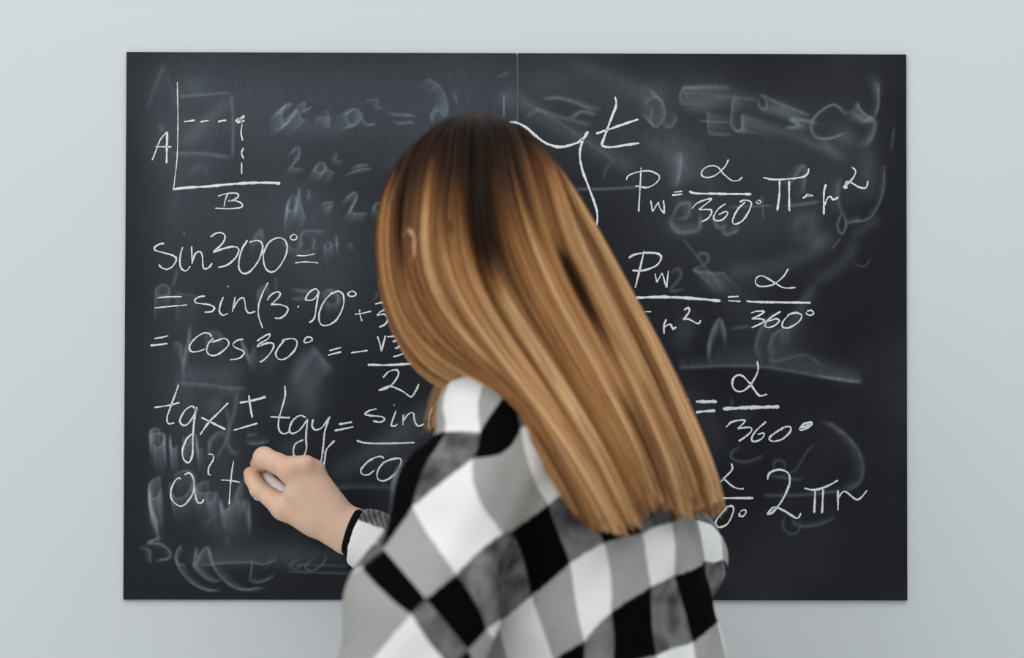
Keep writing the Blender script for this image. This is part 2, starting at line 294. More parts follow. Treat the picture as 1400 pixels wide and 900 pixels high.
GHOSTS = [
[1.02,0.16,-12.6,-11.0,0.1,-2413,2369,-2455,2386,-2517,2327,-2528,2243,-2496,2169,-2433,2201,-2360,2327],
[1.02,0.16,-14.2,-14.2,0.09,-2354,2338,-2339,2243,-2276,2197],
[1.02,0.1,-7.9,-6.3,0.06,-2329,2370,-2277,2401,-2276,2349,-2297,2307,-2203,2353],
[1.02,0.08,-7.9,-3.1,0.09,-2035,2312,-2007,2139],
[1.02,0.1,-3.1,-7.9,0.05,-2161,2233,-1982,2234],
[0.94,0.2,-12.6,-4.7,0.07,-1752,2329,-1821,2266,-1804,2171,-1741,2150,-1684,2224,-1699,2313,-1752,2329],
[0.94,0.16,-7.9,-2.4,0.06,-1653,2298,-1657,2224,-1594,2161,-1510,2172],
[0.94,0.1,-4.7,-2.4,0.04,-1616,2418,-1494,2425,-1511,2351,-1444,2345],
[1.02,0.14,-7.9,3.1,0.06,-1322,2263,-1091,2251],
[1.02,0.14,-6.3,3.1,0.06,-1279,2162,-1101,2184],
[1.18,0.12,6.3,11.0,0.08,-912,2184,-923,2269,-860,2311,-787,2269,-776,2227],
[1.02,0.12,-11.0,-7.9,0.07,-945,2658,-840,2585,-766,2459,-734,2269],
[0.94,0.1,-3.1,3.1,0.05,-661,2501,-651,2438,-629,2375],
[1.02,0.16,-6.3,-6.3,0.06,-2411,1865,-2348,1917,-2337,1823,-2410,1696,-2284,1672],
[1.02,0.15,-6.3,-9.4,0.08,-2117,1750,-2163,1687,-2116,1634,-2054,1676,-2064,1740,-2117,1750],
[1.02,0.1,-6.3,-11.0,0.07,-2054,1719,-2022,1666,-1959,1645],
[0.94,0.1,-4.7,-6.3,0.05,-1970,1845,-1933,1845,-1949,1771,-1865,1772],
[1.02,0.1,-9.4,-4.7,0.06,-1718,1719,-1593,1730],
[1.02,0.1,-11.0,-4.7,0.05,-1760,1646,-1676,1678,-1561,1688],
[1.02,0.16,-3.1,-18.9,0.09,-2409,1392,-2450,1339,-2460,1245,-2397,1234,-2350,1319,-2377,1392],
[1.02,0.14,-4.7,-15.7,0.07,-2336,1476,-2324,1319,-2271,1151],
[0.94,0.13,-1.6,-6.3,0.05,-2252,1455,-2220,1445,-2241,1382,-2199,1392],
[1.02,0.14,-3.1,-9.4,0.09,-2084,1319,-1968,1324],
[1.02,0.1,-3.1,-11.0,0.06,-2052,1267,-1979,1278],
[1.1,0.16,-6.3,-9.4,0.08,-1822,1383,-1738,1429,-1717,1362,-1779,1215,-1601,1205],
[1.02,0.13,-3.1,-7.9,0.06,-1465,1332,-1528,1289,-1517,1237,-1465,1216],
[7.08,0.06,-15.7,-15.7,0.03,-2517,2138,-2223,2138,-1846,2119],
[7.87,0.05,0.0,-15.7,0.02,-1362,1784,-1278,1700,-1256,1574],
[0.94,0.15,-3.1,-6.3,0.06,-2339,902,-2302,856,-2294,1003,-2055,1016],
[0.94,0.16,0.0,-6.3,0.06,-2192,939,-2165,920,-2192,838,-2146,838],
[0.94,0.14,0.0,-12.6,0.07,-2027,902,-2064,856,-2027,820,-1972,866,-2009,902],
[0.94,0.12,0.0,-11.0,0.06,-1936,976,-1926,848],
[0.94,0.12,3.1,-7.9,0.06,-1807,866,-1771,870],
[1.73,0.13,0.0,3.1,0.05,-3645,2447,-3427,2470,-3077,2493],
[2.36,0.12,0.0,-1.6,0.06,-3073,2493,-3059,2307,-3049,2110,-3056,1803],
[2.36,0.12,0.0,-4.7,0.06,-3707,1841,-3380,1846,-3183,1820,-3074,1814],
[5.51,0.13,0.0,0.0,0,-3598,1911,-3359,2174,-3099,2427],
[9.44,0.1,0.0,11.0,0.05,-3623,2535,-3427,2558,-3296,2558],
[9.44,0.06,0.0,-15.7,0.03,-3621,2108,-3381,2087,-3097,2153],
[4.72,0.06,0.0,0.0,0,-3907,2479,-3842,2633,-3789,2820],
[3.15,0.06,0.0,0.0,0,-3971,2304,-3907,2523,-3789,2820],
[11.02,0.07,-4.7,-31.5,0.035,-3597,1736,-3423,1736,-3226,1759],
[3.15,0.05,0.0,0.0,0,-3531,1583,-3444,1693,-3379,1715,-3313,1606],
[11.02,0.05,-6.3,-23.6,0.02,-3818,2195,-3817,2020,-3793,1626],
[3.15,0.09,0.0,0.0,0,-3861,2118,-3828,2140,-3806,2096,-3850,2085],
[4.72,0.05,0.0,0.0,0,-3724,1102,-3661,1364,-3641,1714],
[2.36,0.05,0.0,0.0,0,-3766,2699,-3699,2480,-3666,2305],
[1.57,0.14,0.0,-18.9,0.04,-3874,329,-3856,403,-3783,430,-3728,394,-3736,330,-3819,311,-3864,329],
[1.97,0.12,0.0,0.0,0,-3691,403,-3655,531,-3646,605],
[1.57,0.08,0.0,-39.4,0.03,-3673,366,-3581,330,-3434,321],
[1.57,0.07,0.0,0.0,0,-3874,329,-3876,183,-3872,36],
[1.57,0.07,0.0,0.0,0,-3639,330,-3638,37],
[3.15,0.1,0.0,-11.0,0.04,-2775,259,-2758,369,-2685,424,-2666,369],
[1.57,0.09,0.0,0.0,0,-2584,516,-2584,369],
[3.15,0.08,15.7,-3.1,0.05,-2410,379,-2227,361],
[2.36,0.08,12.6,-1.6,0.04,-2409,278,-2263,306],
[2.36,0.1,0.0,-9.4,0.05,-2062,315,-2025,370,-1934,352,-1915,261,-1988,215,-2062,260],
[2.36,0.09,0.0,-15.7,0.06,-3669,-183,-3596,-220,-3605,-311],
[2.36,0.08,0.0,-18.9,0.06,-3506,-18,-3514,-146,-3559,-293,-3577,-421],
[3.15,0.07,0.0,-23.6,0.06,-3341,-127,-3249,-72,-3139,-127],
[2.36,0.08,4.7,-15.7,0.06,-2956,-145,-2864,-346,-2810,-218],
[3.94,0.06,0.0,-18.9,0.05,-2754,-327,-2571,-382],
[3.15,0.1,-14.2,-23.6,0.06,-2188,-235,-2114,-326,-2004,-454],
[4.72,0.06,-15.7,-28.3,0.04,-2333,-473,-2224,-271],
[3.15,0.09,0.0,-11.0,0.05,-2852,864,-2815,937,-2742,1029,-2733,937],
[2.36,0.06,3.1,-7.9,0.04,-2522,901,-2430,828,-2302,792,-2229,810],
[6.3,0.09,0.0,0.0,0,-2400,-615,-2244,-379,-2166,-248],
[3.94,0.08,0.0,0.0,0,-2179,-248,-2087,-379,-1982,-496],
[6.3,0.1,0.0,0.0,0,-1925,-1581,-1352,-1214,-830,-795],
[11.02,0.08,0.0,-7.9,0.03,-2192,-327,-2177,-667,-2203,-902],
[3.15,0.07,0.0,4.7,0.04,-1951,-1742,-1611,-1731,-1193,-1741],
[2.36,0.08,0.0,0.0,0,-1540,264,-1488,330,-1540,356],
[2.36,0.06,3.1,-6.3,0.04,-2090,302,-2038,381,-1933,355,-1907,276],
[12.59,0.07,15.7,7.9,0.02,-1560,-1476,-1299,-1318,-934,-1056],
[1.26,0.2,0.8,-20.5,0.1,-3919,-1182,-3920,-1135,-3872,-1110,-3824,-1119],
[1.42,0.2,1.6,-26.8,0.09,-3929,-1192,-3853,-1163,-3776,-1173,-3779,-1259,-3833,-1320,-3890,-1288],
[1.26,0.17,1.6,-23.6,0.08,-3709,-1182,-3703,-1297,-3675,-1335,-3632,-1297],
[1.26,0.14,1.6,-20.5,0.06,-3565,-1182,-3546,-1297,-3441,-1172,-3415,-1316,-3392,-1350,-3354,-1315],
[1.97,0.14,0.0,-7.9,0.05,-3292,-1373,-3278,-1239,-3182,-1152,-3115,-1162],
[1.97,0.12,0.0,0.0,0,-3117,-874,-3078,-1066,-3124,-1277,-3219,-1430],
[3.15,0.12,0.0,0.0,0,-2993,-721,-3021,-932,-3077,-1123,-3086,-1277,-3028,-1372,-2961,-1353],
[1.57,0.16,3.1,-31.5,0.1,-3812,-1623,-3907,-1680,-3935,-1757,-3906,-1843,-3849,-1856,-3801,-1756],
[1.57,0.15,3.1,-23.6,0.09,-3935,-1776,-3925,-1891,-3847,-2101],
[1.57,0.14,3.1,-23.6,0.06,-3706,-1689,-3686,-1814,-3619,-1861,-3524,-1813,-3448,-1660,-3487,-1574,-3563,-1565,-3659,-1603],
[1.73,0.15,1.6,-23.6,0.07,-3295,-1679,-3371,-1689,-3428,-1756,-3380,-1804,-3217,-1794],
[1.73,0.12,3.1,-20.5,0.06,-3332,-1813,-3274,-1909,-3198,-1794],
[2.36,0.1,3.1,-23.6,0.07,-3179,-1851,-3121,-1985,-3045,-1908,-2931,-1659],
[1.57,0.12,0.0,6.3,0.06,-2885,-1190,-2780,-1180],
[1.57,0.16,0.0,6.3,0.07,-2885,-1272,-2780,-1276,-2646,-1247],
[7.87,0.1,0.0,18.9,0.05,-3588,-588,-3358,-549,-2937,-510],
[1.97,0.1,0.0,-6.3,0.04,-3645,-626,-3358,-635,-3089,-673,-2897,-673],
[4.72,0.09,0.0,0.0,0,-3636,-607,-3512,-473],
[9.44,0.09,0.0,-47.2,0.03,-3587,-684,-3491,-722],
[7.87,0.09,0.0,-47.2,0.04,-3281,-664,-3051,-644,-2993,-817],
[4.72,0.09,0.0,-7.9,0.05,-3299,-808,-3241,-894,-3184,-779],
[3.94,0.12,0.0,0.0,0,-2399,-614,-2304,-470],
[7.08,0.08,0.0,0.0,0,-2475,-892,-2361,-719,-2246,-547],
[7.87,0.08,0.0,-23.6,0.03,-2208,-546,-2225,-1007],
[3.94,0.07,0.0,0.0,0,-2093,-431,-1978,-508],
[6.3,0.09,0.0,0.0,0,-2511,-1390,-2396,-1294,-2282,-1198],
[4.72,0.07,-7.9,0.0,0.03,-2609,-950,-2494,-835],
[12.59,0.06,7.9,-15.7,0.02,-2107,-1696,-1916,-1657,-1782,-1581],
[2.36,0.06,0.0,0.0,0,-1935,-1744,-1768,-1743],
[2.36,0.1,0.0,-12.6,0.06,-2968,-1965,-2872,-1889,-2852,-2156],
[12.59,0.07,0.0,-31.5,0.02,-3274,-1966,-2930,-1965],
[1.42,0.2,-4.7,-2.4,0.06,-3805,-2278,-3928,-2329,-3795,-2348,-3700,-2433,-3718,-2500,-3823,-2513],
[1.57,0.12,-6.3,3.1,0.06,-3985,-2405,-3918,-2415,-3908,-2557],
[1.18,0.22,3.1,-6.3,0.07,-3590,-2357,-3633,-2433,-3642,-2509,-3604,-2570,-3551,-2556],
[1.57,0.16,4.7,-7.9,0.07,-3425,-2376,-3437,-2471,-3448,-2585,-3377,-2452,-3301,-2379,-3278,-2489,-3233,-2588],
[1.57,0.15,7.9,0.0,0.07,-3642,-2547,-3565,-2661,-3451,-2774,-3318,-2835,-3223,-2842],
[1.97,0.12,7.9,1.6,0.07,-3433,-2588,-3356,-2679,-3261,-2736,-3195,-2745],
[1.57,0.14,11.0,0.0,0.06,-3228,-2603,-3147,-2707,-3033,-2802,-2900,-2834,-2776,-2811],
[6.3,0.1,0.0,0.0,0,-3509,-2499,-2940,-2489,-2369,-2469,-1780,-2468],
[11.02,0.07,0.0,0.0,0,-3358,-2433,-2940,-2356,-2560,-2431,-2179,-2469],
[1.26,0.18,0.0,4.7,0.06,-3357,-2575,-3091,-2550,-2844,-2542,-2692,-2561,-2559,-2511],
[1.02,0.22,0.0,0.0,0,-2829,-2498,-2832,-2641,-2855,-2735],
[1.57,0.14,3.1,4.7,0.05,-2855,-2735,-2748,-2758,-2597,-2697],
[1.18,0.13,-2.4,-1.6,0.03,-2293,-2497,-2398,-2536,-2416,-2587,-2350,-2606,-2274,-2554],
[1.18,0.17,-2.4,-1.6,0.03,-2160,-2497,-2251,-2573,-2217,-2621,-2122,-2605,-2037,-2507,-2046,-2453],
[1.26,0.12,0.0,3.1,0.05,-2445,-2640,-2179,-2649,-1779,-2662],
[1.97,0.09,0.0,0.0,0,-2464,-2564,-1780,-2578],
[2.36,0.09,0.0,-15.7,0.04,-3171,-1882,-3132,-2015,-3056,-1958,-2942,-1881,-2866,-2033],
[7.87,0.07,0.0,-15.7,0.03,-3360,-2072,-3131,-2167,-2865,-2090],
[2.36,0.08,0.0,0.0,0,-3321,-2129,-3208,-2034],
[3.15,0.07,0.0,0.0,0,-3131,-2280,-3083,-2290,-3092,-2366],
[0.79,0.3,0.0,0.0,0,-3587,-2236,-3575,-2243],
[0.63,0.3,0.0,0.0,0,-2767,-2849,-2763,-2861],
[3.94,0.06,0.0,-23.6,0.04,-3912,-1883,-3854,-2073,-3796,-2168],
[14.17,0.05,0.0,0.0,0,-2466,-2184,-2446,-2317,-2180,-2355],
[1.57,0.14,47.2,-1.6,0.06,1772,2382,1756,2477,1784,2560,1843,2572],
[1.57,0.1,0.0,0.0,0,1796,2520,1831,2489,1808,2441],
[3.15,0.14,0.0,0.0,0,1784,2567,2044,2582,2305,2573],
[4.72,0.13,0.0,0.0,0,1784,2394,1950,2359,2163,2355],
[7.87,0.12,0.0,0.0,0,1879,2477,2139,2454,2589,2420],
[1.97,0.09,0.0,0.0,0,2092,2478,2589,2444],
[1.26,0.18,7.9,-2.4,0.06,2340,2491,2309,2289,2309,2159,2380,2095,2428,2159,2418,2285],
[2.36,0.12,35.4,-9.4,0.05,2423,2277,2423,2100],
[3.94,0.12,0.0,0.0,0,2435,2266,2612,2171,2991,2054,3417,1866],
[1.42,0.2,0.0,0.0,0,1945,2217,2044,2205,2281,2189],
[1.26,0.16,26.8,-4.7,0.06,2049,2307,2063,2070],
[2.36,0.1,0.0,0.0,0,2056,2070,2305,2064],
[1.57,0.18,0.0,0.0,0,2600,2456,2612,2361,2683,2337,2683,2432,2624,2491],
[1.97,0.16,0.0,0.0,0,2617,2503,2802,2409,3157,2268],
[3.94,0.2,0.0,0.0,0,2624,2342,2849,2314,3038,2232],
[4.72,0.14,0.0,0.0,0,2707,2409,2944,2315,3157,2149],
[2.36,0.16,9.4,-3.1,0.06,2884,2137,3038,2161,2944,2232,3180,2209],
[1.57,0.22,4.7,1.6,0.04,3531,2079,3346,2019,3216,2043,3168,2149,3228,2280,3405,2387,3536,2293],
[3.94,0.16,0.0,0.0,0,3287,2007,3393,1889,3559,1795],
[6.3,0.14,7.9,-7.9,0.04,3393,2031,3535,2056,3654,1961],
[2.36,0.22,-6.3,-6.3,0.1,3666,2423,3697,2341,3772,2270,3848,2241],
[3.15,0.16,-11.0,-3.1,0.06,3607,2317,3749,2222,3855,2222,3843,2080,3772,1950],
[1.57,0.2,-6.3,0.0,0.05,3896,2626,3896,2389,3855,2258],
[3.94,0.12,0.0,0.0,0,3797,2697,3868,2626,3891,2483],
[7.08,0.1,0.0,0.0,0,3772,1961,3783,1725,3795,1393],
[1.57,0.13,-6.3,0.0,0.03,3961,1725,3942,1441,3818,1180,3652,1121],
[1.57,0.1,0.0,0.0,0,4068,2152,4032,1891],
[1.57,0.2,0.0,0.0,0,3506,1238,3451,1085,3498,995,3546,1097,3515,1227],
[2.36,0.13,0.0,6.3,0.05,3558,1108,3688,1144],
[3.15,0.1,-9.4,0.0,0.03,3487,1605,3452,1392,3499,1227],
[1.57,0.16,0.0,0.0,0,2281,1282,2565,1290,2754,1300],
[1.57,0.13,0.0,0.0,0,2636,1414,2654,1142],
[2.36,0.13,-9.4,0.0,0.05,2943,1533,3097,1734,3090,1438],
[2.36,0.12,-7.9,0.0,0.04,2943,1296,3262,1340],
[4.72,0.12,0.0,0.0,0,2990,989,3037,1154,3156,1178,3203,1084,3132,989],
[4.72,0.1,0.0,0.0,0,2943,941,3274,966],
[3.94,0.09,0.0,0.0,0,3605,967,3913,1180],
[9.44,0.1,0.0,0.0,0,1571,2050,1737,1861,1749,1529],
[2.36,0.12,-7.9,0.0,0.04,1772,1861,1761,1671,1714,1506],
[2.36,0.16,0.0,0.0,0,1666,1151,1737,1293,1855,1317,1832,1175,1714,1151],
[3.15,0.15,0.0,7.9,0.06,1643,1127,1737,1009,1950,1033,1974,1175],
[2.36,0.16,0.0,11.0,0.05,2104,1152,2163,1057,2257,1081],
[2.36,0.17,0.0,7.9,0.06,2210,1034,2257,982,2399,1034],
[7.87,0.07,0.0,0.0,0,1855,1980,1997,1719,2115,1436],
[1.57,0.13,-12.6,12.6,0.05,1361,2383,1475,2463,1562,2417,1589,2269,1509,2143,1441,2200,1471,2360],
[1.97,0.12,-12.6,12.6,0.05,1726,2247,1657,2144,1585,2150],
[7.08,0.12,0.0,0.0,0,-164,2481,41,2413,360,2197,747,1993,1248,1675],
[2.36,0.07,0.0,0.0,0,18,2447,474,2174,1066,1766],
[2.36,0.13,7.9,2.4,0.05,280,2443,473,2444,701,2369,842,2317],
[2.36,0.15,-7.9,-1.6,0.06,849,2278,701,2312,610,2243],
[3.15,0.12,0.0,0.0,0,177,2345,473,2243,792,2164],
[2.36,0.1,0.0,0.0,0,87,2242,246,2333],
[6.3,0.09,0.0,0.0,0,609,2814,1065,2656,1475,2451],
[6.3,0.08,0.0,0.0,0,1475,2634,1566,2406],
[1.57,0.1,15.7,1.6,0.02,588,1468,930,1469,1294,1493],
[1.97,0.09,0.0,0.0,0,929,1583,963,1697,1020,1754],
[7.87,0.1,0.0,0.0,0,1749,1905,1760,1677,1703,1471],
[2.36,0.1,-7.9,-3.1,0.04,1771,1859,1737,1540],
[3.94,0.12,0.0,0.0,0,1681,1357,1772,1335,1863,1312,1794,1175],
[4.72,0.13,0.0,0.0,0,1635,1107,1726,1039,1931,1062],
[0.79,0.5,0.0,0.0,0,-137,2492,-136,2230],
[2.36,0.09,0.0,0.0,0,-210,2674,-74,2732],
[4.72,0.1,0.0,7.9,0.04,-210,2401,-73,2469],
[4.72,0.08,0.0,0.0,0,1384,2018,1840,1677,1976,1563],
[14.17,0.06,0.0,0.0,0,105,2646,1130,2491,2312,2573],
[17.31,0.05,0.0,0.0,0,1525,1151,3100,1234,3811,1788],
[2.36,0.16,0.0,0.0,0,1939,716,1971,780,2046,770,2057,695,1993,652],
[2.36,0.15,23.6,-23.6,0.05,1993,652,1907,598,2121,567,2228,578],
[5.51,0.1,0.0,0.0,0,1971,524,2185,375],
[7.87,0.1,0.0,0.0,0,2249,589,2655,611,2976,719,3276,869,3404,998],
[4.72,0.12,0.0,0.0,0,3190,826,3276,933,3319,998],
[2.36,0.12,0.0,0.0,0,1651,566,1736,619,1758,523,1651,384,1801,395],
[1.97,0.09,0.0,0.0,0,1779,951,1950,737,2249,353],
[2.36,0.13,0.0,-15.7,0.08,2057,-245,2100,-53,2185,76,2249,-74],
[2.36,0.12,7.9,-15.7,0.05,2559,-261,2612,-51,2762,141],
[2.36,0.13,6.3,-15.7,0.05,2698,-260,2762,-94,2890,-8],
[3.94,0.12,7.9,-15.7,0.04,2826,-200,2976,56,3190,441],
[1.97,0.11,0.0,0.0,0,2292,-31,2527,2],
[6.3,0.09,0.0,-23.6,0.03,1758,-203,1801,-11,1886,75],
[4.72,0.08,0.0,0.0,0,3190,463,3511,677,3661,956],
[1.57,0.1,0.0,0.0,0,3383,827,3490,955],
[1.26,0.09,0.0,0.0,0,3618,678,3746,646,3811,742],
[15.74,0.05,0.0,0.0,0,2335,781,2548,-73,3189,-200],
[1.97,0.13,0.0,11.0,0.05,1753,-452,2207,-428,2616,-434,2934,-479,3252,-535,3696,-602],
[1.57,0.14,0.0,4.7,0.05,3252,-539,3480,-575,3703,-602],
[6.3,0.1,0.0,0.0,0,2662,-309,2980,-354,3298,-444,3662,-557],
[2.36,0.09,0.0,0.0,0,2684,-332,2798,-377,3094,-308,3298,-433],
[1.97,0.1,-11.0,1.6,0.05,3377,-1034,3570,-1192,3695,-1373,3728,-1532,3694,-1668,3581,-1759],
[1.57,0.1,0.0,-4.7,0.03,2400,-1285,2309,-1353,2321,-1421,2457,-1455,2650,-1387],
[1.57,0.09,0.0,3.1,0.04,2763,-1534,2775,-1454,2865,-1454,2888,-1533],
[1.57,0.1,0.0,3.1,0.04,2706,-1602,2888,-1635,3070,-1651],
[1.97,0.1,0.0,3.1,0.04,2650,-1817,2979,-1816,3342,-1786,3478,-1759],
[1.57,0.1,0.0,0.0,0,2888,-2020,2860,-2145,2944,-2231,3035,-2190,3047,-2077],
[1.57,0.1,0.0,4.7,0.04,2956,-2088,3024,-2145,3205,-2140,3410,-2065],
[1.57,0.09,0.0,0.0,0,2820,-1624,3002,-1533,3115,-1352,3206,-1261],
[4.72,0.06,0.0,0.0,0,2321,-922,2434,-968,2525,-899],
[1.97,0.08,0.0,0.0,0,2298,-764,2343,-945],
[9.44,0.06,0.0,0.0,0,1753,-674,2048,-946,2116,-1354],
[7.87,0.06,0.0,-15.7,0.02,2071,-310,2434,-287,2593,-332],
[20.46,0.05,0.0,0.0,0,-3671,2555,-3658,193,-3490,-2001],
[20.46,0.04,0.0,0.0,0,-2964,2557,-2250,1140,-1617,-273],
[18.89,0.05,0.0,0.0,0,-3653,-748,-3181,-1217,-2941,-2156],
[47.22,0.16,0.0,0.0,0,-3985,2475,-2020,2402,-131,2329],
[47.22,0.12,0.0,0.0,0,-3821,1294,-2722,1139,-1778,906],
[47.22,0.1,0.0,0.0,0,105,2488,1524,1939,3496,2103],
[39.35,0.05,0.0,0.0,0,1131,913,2312,916,3258,1155],
[39.35,0.06,0.0,0.0,0,-3737,193,-2559,-118]]

def blur(a, sig):
    if sig < 0.3: return a
    r = int(3 * sig) + 1
    k = np.exp(-0.5 * (np.arange(-r, r + 1) / sig) ** 2); k /= k.sum()
    pad = np.pad(a, r, mode='constant')
    pad = np.apply_along_axis(lambda m: np.convolve(m, k, 'same'), 0, pad)
    pad = np.apply_along_axis(lambda m: np.convolve(m, k, 'same'), 1, pad)
    return pad[r:-r, r:-r]

RES = 0.00085
NX, NZ = int(BW / 2 / RES), int(BH / RES)
def dust_field():
    """erased writing: every old stroke leaves a faint line and a trail where the cloth dragged it"""
    nx = 2 * NX + 1
    layers = {}
    for gh in GHOSTS:
        sig, e, dx, dz, m = gh[:5]
        pts = np.array(gh[5:], float).reshape(-1, 2) * 1e-4
        st = catmull(pts, RES * 0.7) / RES
        if sig > 3.5: e, m = e * .55, m * .55
        else: sig *= .55
        sg = max(sig * 1e-3 / RES, 0.45)
        dx, dz, m = dx * 1.25, dz * 1.25, m * .95
        key = round(math.log(sg, 1.35))
        sg = 1.35 ** key
        lay = layers.setdefault(key, np.zeros((NZ + 1, nx)))
        ds = 0.7
        fade = np.ones(len(st)); k_ = max(1, min(len(st) // 4, 14)); ramp_ = np.linspace(.25, 1, k_)
        fade[:k_] *= ramp_; fade[-k_:] *= ramp_[::-1]
        def splat(lay_, p, w):
            ix = p[:, 0] + BW / 2 / RES; iz = p[:, 1] + BH / 2 / RES
            i0 = np.floor(ix).astype(int); j0 = np.floor(iz).astype(int); fx = ix - i0; fz = iz - j0
            for a_, b_, ww in ((0, 0, (1 - fx) * (1 - fz)), (1, 0, fx * (1 - fz)), (0, 1, (1 - fx) * fz), (1, 1, fx * fz)):
                ii, jj = i0 + a_, j0 + b_
                ok = (ii >= 0) & (ii < nx) & (jj >= 0) & (jj <= NZ)
                np.add.at(lay_, (jj[ok], ii[ok]), (ww * w)[ok])
        splat(lay, st, e * ds * math.sqrt(2 * math.pi) * sg * fade)
        ln = math.hypot(dx, dz) * 1e-3 / RES
        if ln > 1 and m > 0:
            lay2 = layers.setdefault(max(key, 0), np.zeros((NZ + 1, nx)))
            n = int(ln / 0.8) + 1
            sk = .35 + 1.3 * np.interp(np.arange(len(st)), np.arange(0, len(st) + 6, 3), rng.random(len(np.arange(0, len(st) + 6, 3))))
            for k in range(n):
                t = (k + .5) / n
                splat(lay2, st + np.array([dx, dz]) * 1e-3 / RES * t, m * ds * 0.8 * (1 - t) ** 1.2 * sk * 1.5)
    tot = .92 * sum(blur(a, 1.35 ** k) for k, a in layers.items())
    return np.clip(1 - np.exp(-tot * 1.0), 0, 0.6)
DUST = dust_field()

def make_board(name, x0, x1, mat, label):
    nx = NX
    xs = np.linspace(x0, x1, nx + 1); zs = np.linspace(-BH / 2, BH / 2, NZ + 1)
    X, Z = np.meshgrid(xs, zs)
    V = np.stack([X, np.full_like(X, -0.0), Z], -1).reshape(-1, 3)
    idx = np.arange((nx + 1) * (NZ + 1)).reshape(NZ + 1, nx + 1)
    Fq = np.stack([idx[:-1, :-1], idx[:-1, 1:], idx[1:, 1:], idx[1:, :-1]], -1).reshape(-1, 4)
    # thin sheet: back and rims
    nV = len(V)
    rim = np.concatenate([idx[0, :], idx[1:, -1], idx[-1, -2::-1], idx[-2:0:-1, 0]])
    back = V[rim].copy(); back[:, 1] = 0.004
    bi = nV + np.arange(len(rim))
    Fr = np.stack([rim, bi, np.roll(bi, -1), np.roll(rim, -1)], -1)
    V = np.vstack([V, back])
    off = 0 if x0 < -0.01 else NX
    d = DUST[:, off:off + nx + 1].reshape(-1)
    d = np.concatenate([d, np.zeros(len(rim))])
    t = bpy.data.objects.new(name, None); COL.objects.link(t)
    t.location = ((x0 + x1) / 2, 0, ZB); t.empty_display_size = 0.1
    bpy.context.view_layer.update()
    V = V + np.array([0, 0, ZB])
    o = link_mesh('board_panel', V, np.vstack([Fq, Fr[:, ::-1]]), mat, t, smooth=False, attrs={'chalk_dust': d})
    t['label'] = label; t['category'] = 'chalkboard'; t['group'] = 'chalkboards on the wall'
    return t
board_l = make_board('chalkboard', -BW / 2, -0.0004, board_left_m, 'left black chalkboard sheet with right-angle sketch and sin and cos lines')
board_r = make_board('chalkboard', 0.0004, BW / 2, board_right_m, 'right black chalkboard sheet with curly brace, letter t and circle sector formulas')

ev, ef = box_mesh((0.0004, -0.0005, ZB - BH / 2), (0.0013, 0.004, ZB + BH / 2), .0002, 1)
link_mesh('edge_strip', ev, ef, edge_m, board_r, smooth=False)['label'] = 'pale raw edge of the sheet'

def write(name, strokes, board, label):
    V, Fc, E_ = [], [], []
    for st in strokes:
        w = st[0] * .90e-3
        c0 = np.array(st[1:], float).reshape(-1, 2) * 1e-4
        c_ = catmull(c0, 0.0007)
        n = len(c_)
        if n < 2: continue
        tg = np.gradient(c_, axis=0); tg /= np.linalg.norm(tg, axis=1)[:, None] + 1e-9
        nm = np.stack([-tg[:, 1], tg[:, 0]], 1)
        # pressure varies slowly, edges crumble quickly
        ph = rng.random() * 6
        s = np.arange(n) * 0.0007
        wv_ = w * 0.5 * (0.95 + 0.16 * np.sin(s * 190 + ph) + 0.10 * np.sin(s * 470 + 2 * ph))
        cap = np.minimum(np.arange(n), np.arange(n)[::-1]) * 0.0007
        wv_ *= np.clip(0.45 + cap / (w * .7), 0, 1)
        jl = 1 + 0.14 * rng.standard_normal(n); jr = 1 + 0.14 * rng.standard_normal(n)
        b0 = len(V)
        for i in range(n):
            for k, off in enumerate((-1.12 * jl[i], -0.55, 0.55, 1.12 * jr[i])):
                q = c_[i] + nm[i] * wv_[i] * off
                V.append((q[0], -0.0006 if k in (1, 2) else -0.00035, q[1] + ZB)); E_.append(0.0 if k in (1, 2) else 1.0)
        for i in range(n - 1):
            for k in range(3):
                a = b0 + i * 4 + k
                Fc.append((a, a + 1, a + 5, a + 4))
    o = link_mesh(name, np.array(V), np.array(Fc), chalk_m, board, smooth=True, attrs={'edge': np.array(E_)})
    o['label'] = label
    return o
write('chalk_sketch', WRITING['sketch'], board_l, 'white chalk axes with dashed box lettered A and B')
write('chalk_writing', WRITING['sin300'], board_l, 'white chalk line reading sin300 degrees equals')
write('chalk_writing', WRITING['sin390'], board_l, 'white chalk line reading = sin(3.90 degrees +30')
write('chalk_writing', WRITING['cos30'][:9], board_l, 'white chalk line reading = cos30 degrees')
write('chalk_fraction', WRITING['cos30'][9:], board_l, 'white chalk fraction = minus root 3 over 2')
write('chalk_writing', WRITING['tg'], board_l, 'white chalk line reading tgx plus-minus tgy = sin( over co')
write('chalk_writing', WRITING['a2'], board_l, 'white chalk line being written, a squared plus a')
write('chalk_writing', WRITING['brace'], board_r, 'large white chalk curly brace with a letter t')
write('chalk_writing', WRITING['pw1'], board_r, 'white chalk formula Pw = alpha over 360 degrees times pi r squared')
write('chalk_writing', WRITING['pw2'], board_r, 'white chalk fraction Pw over r squared = alpha over 360 degrees')
write('chalk_writing', WRITING['al3'], board_r, 'white chalk fraction = alpha over 360 degrees')
write('chalk_writing', WRITING['al4'], board_r, 'white chalk formula alpha over 0 degrees, 2 pi r')

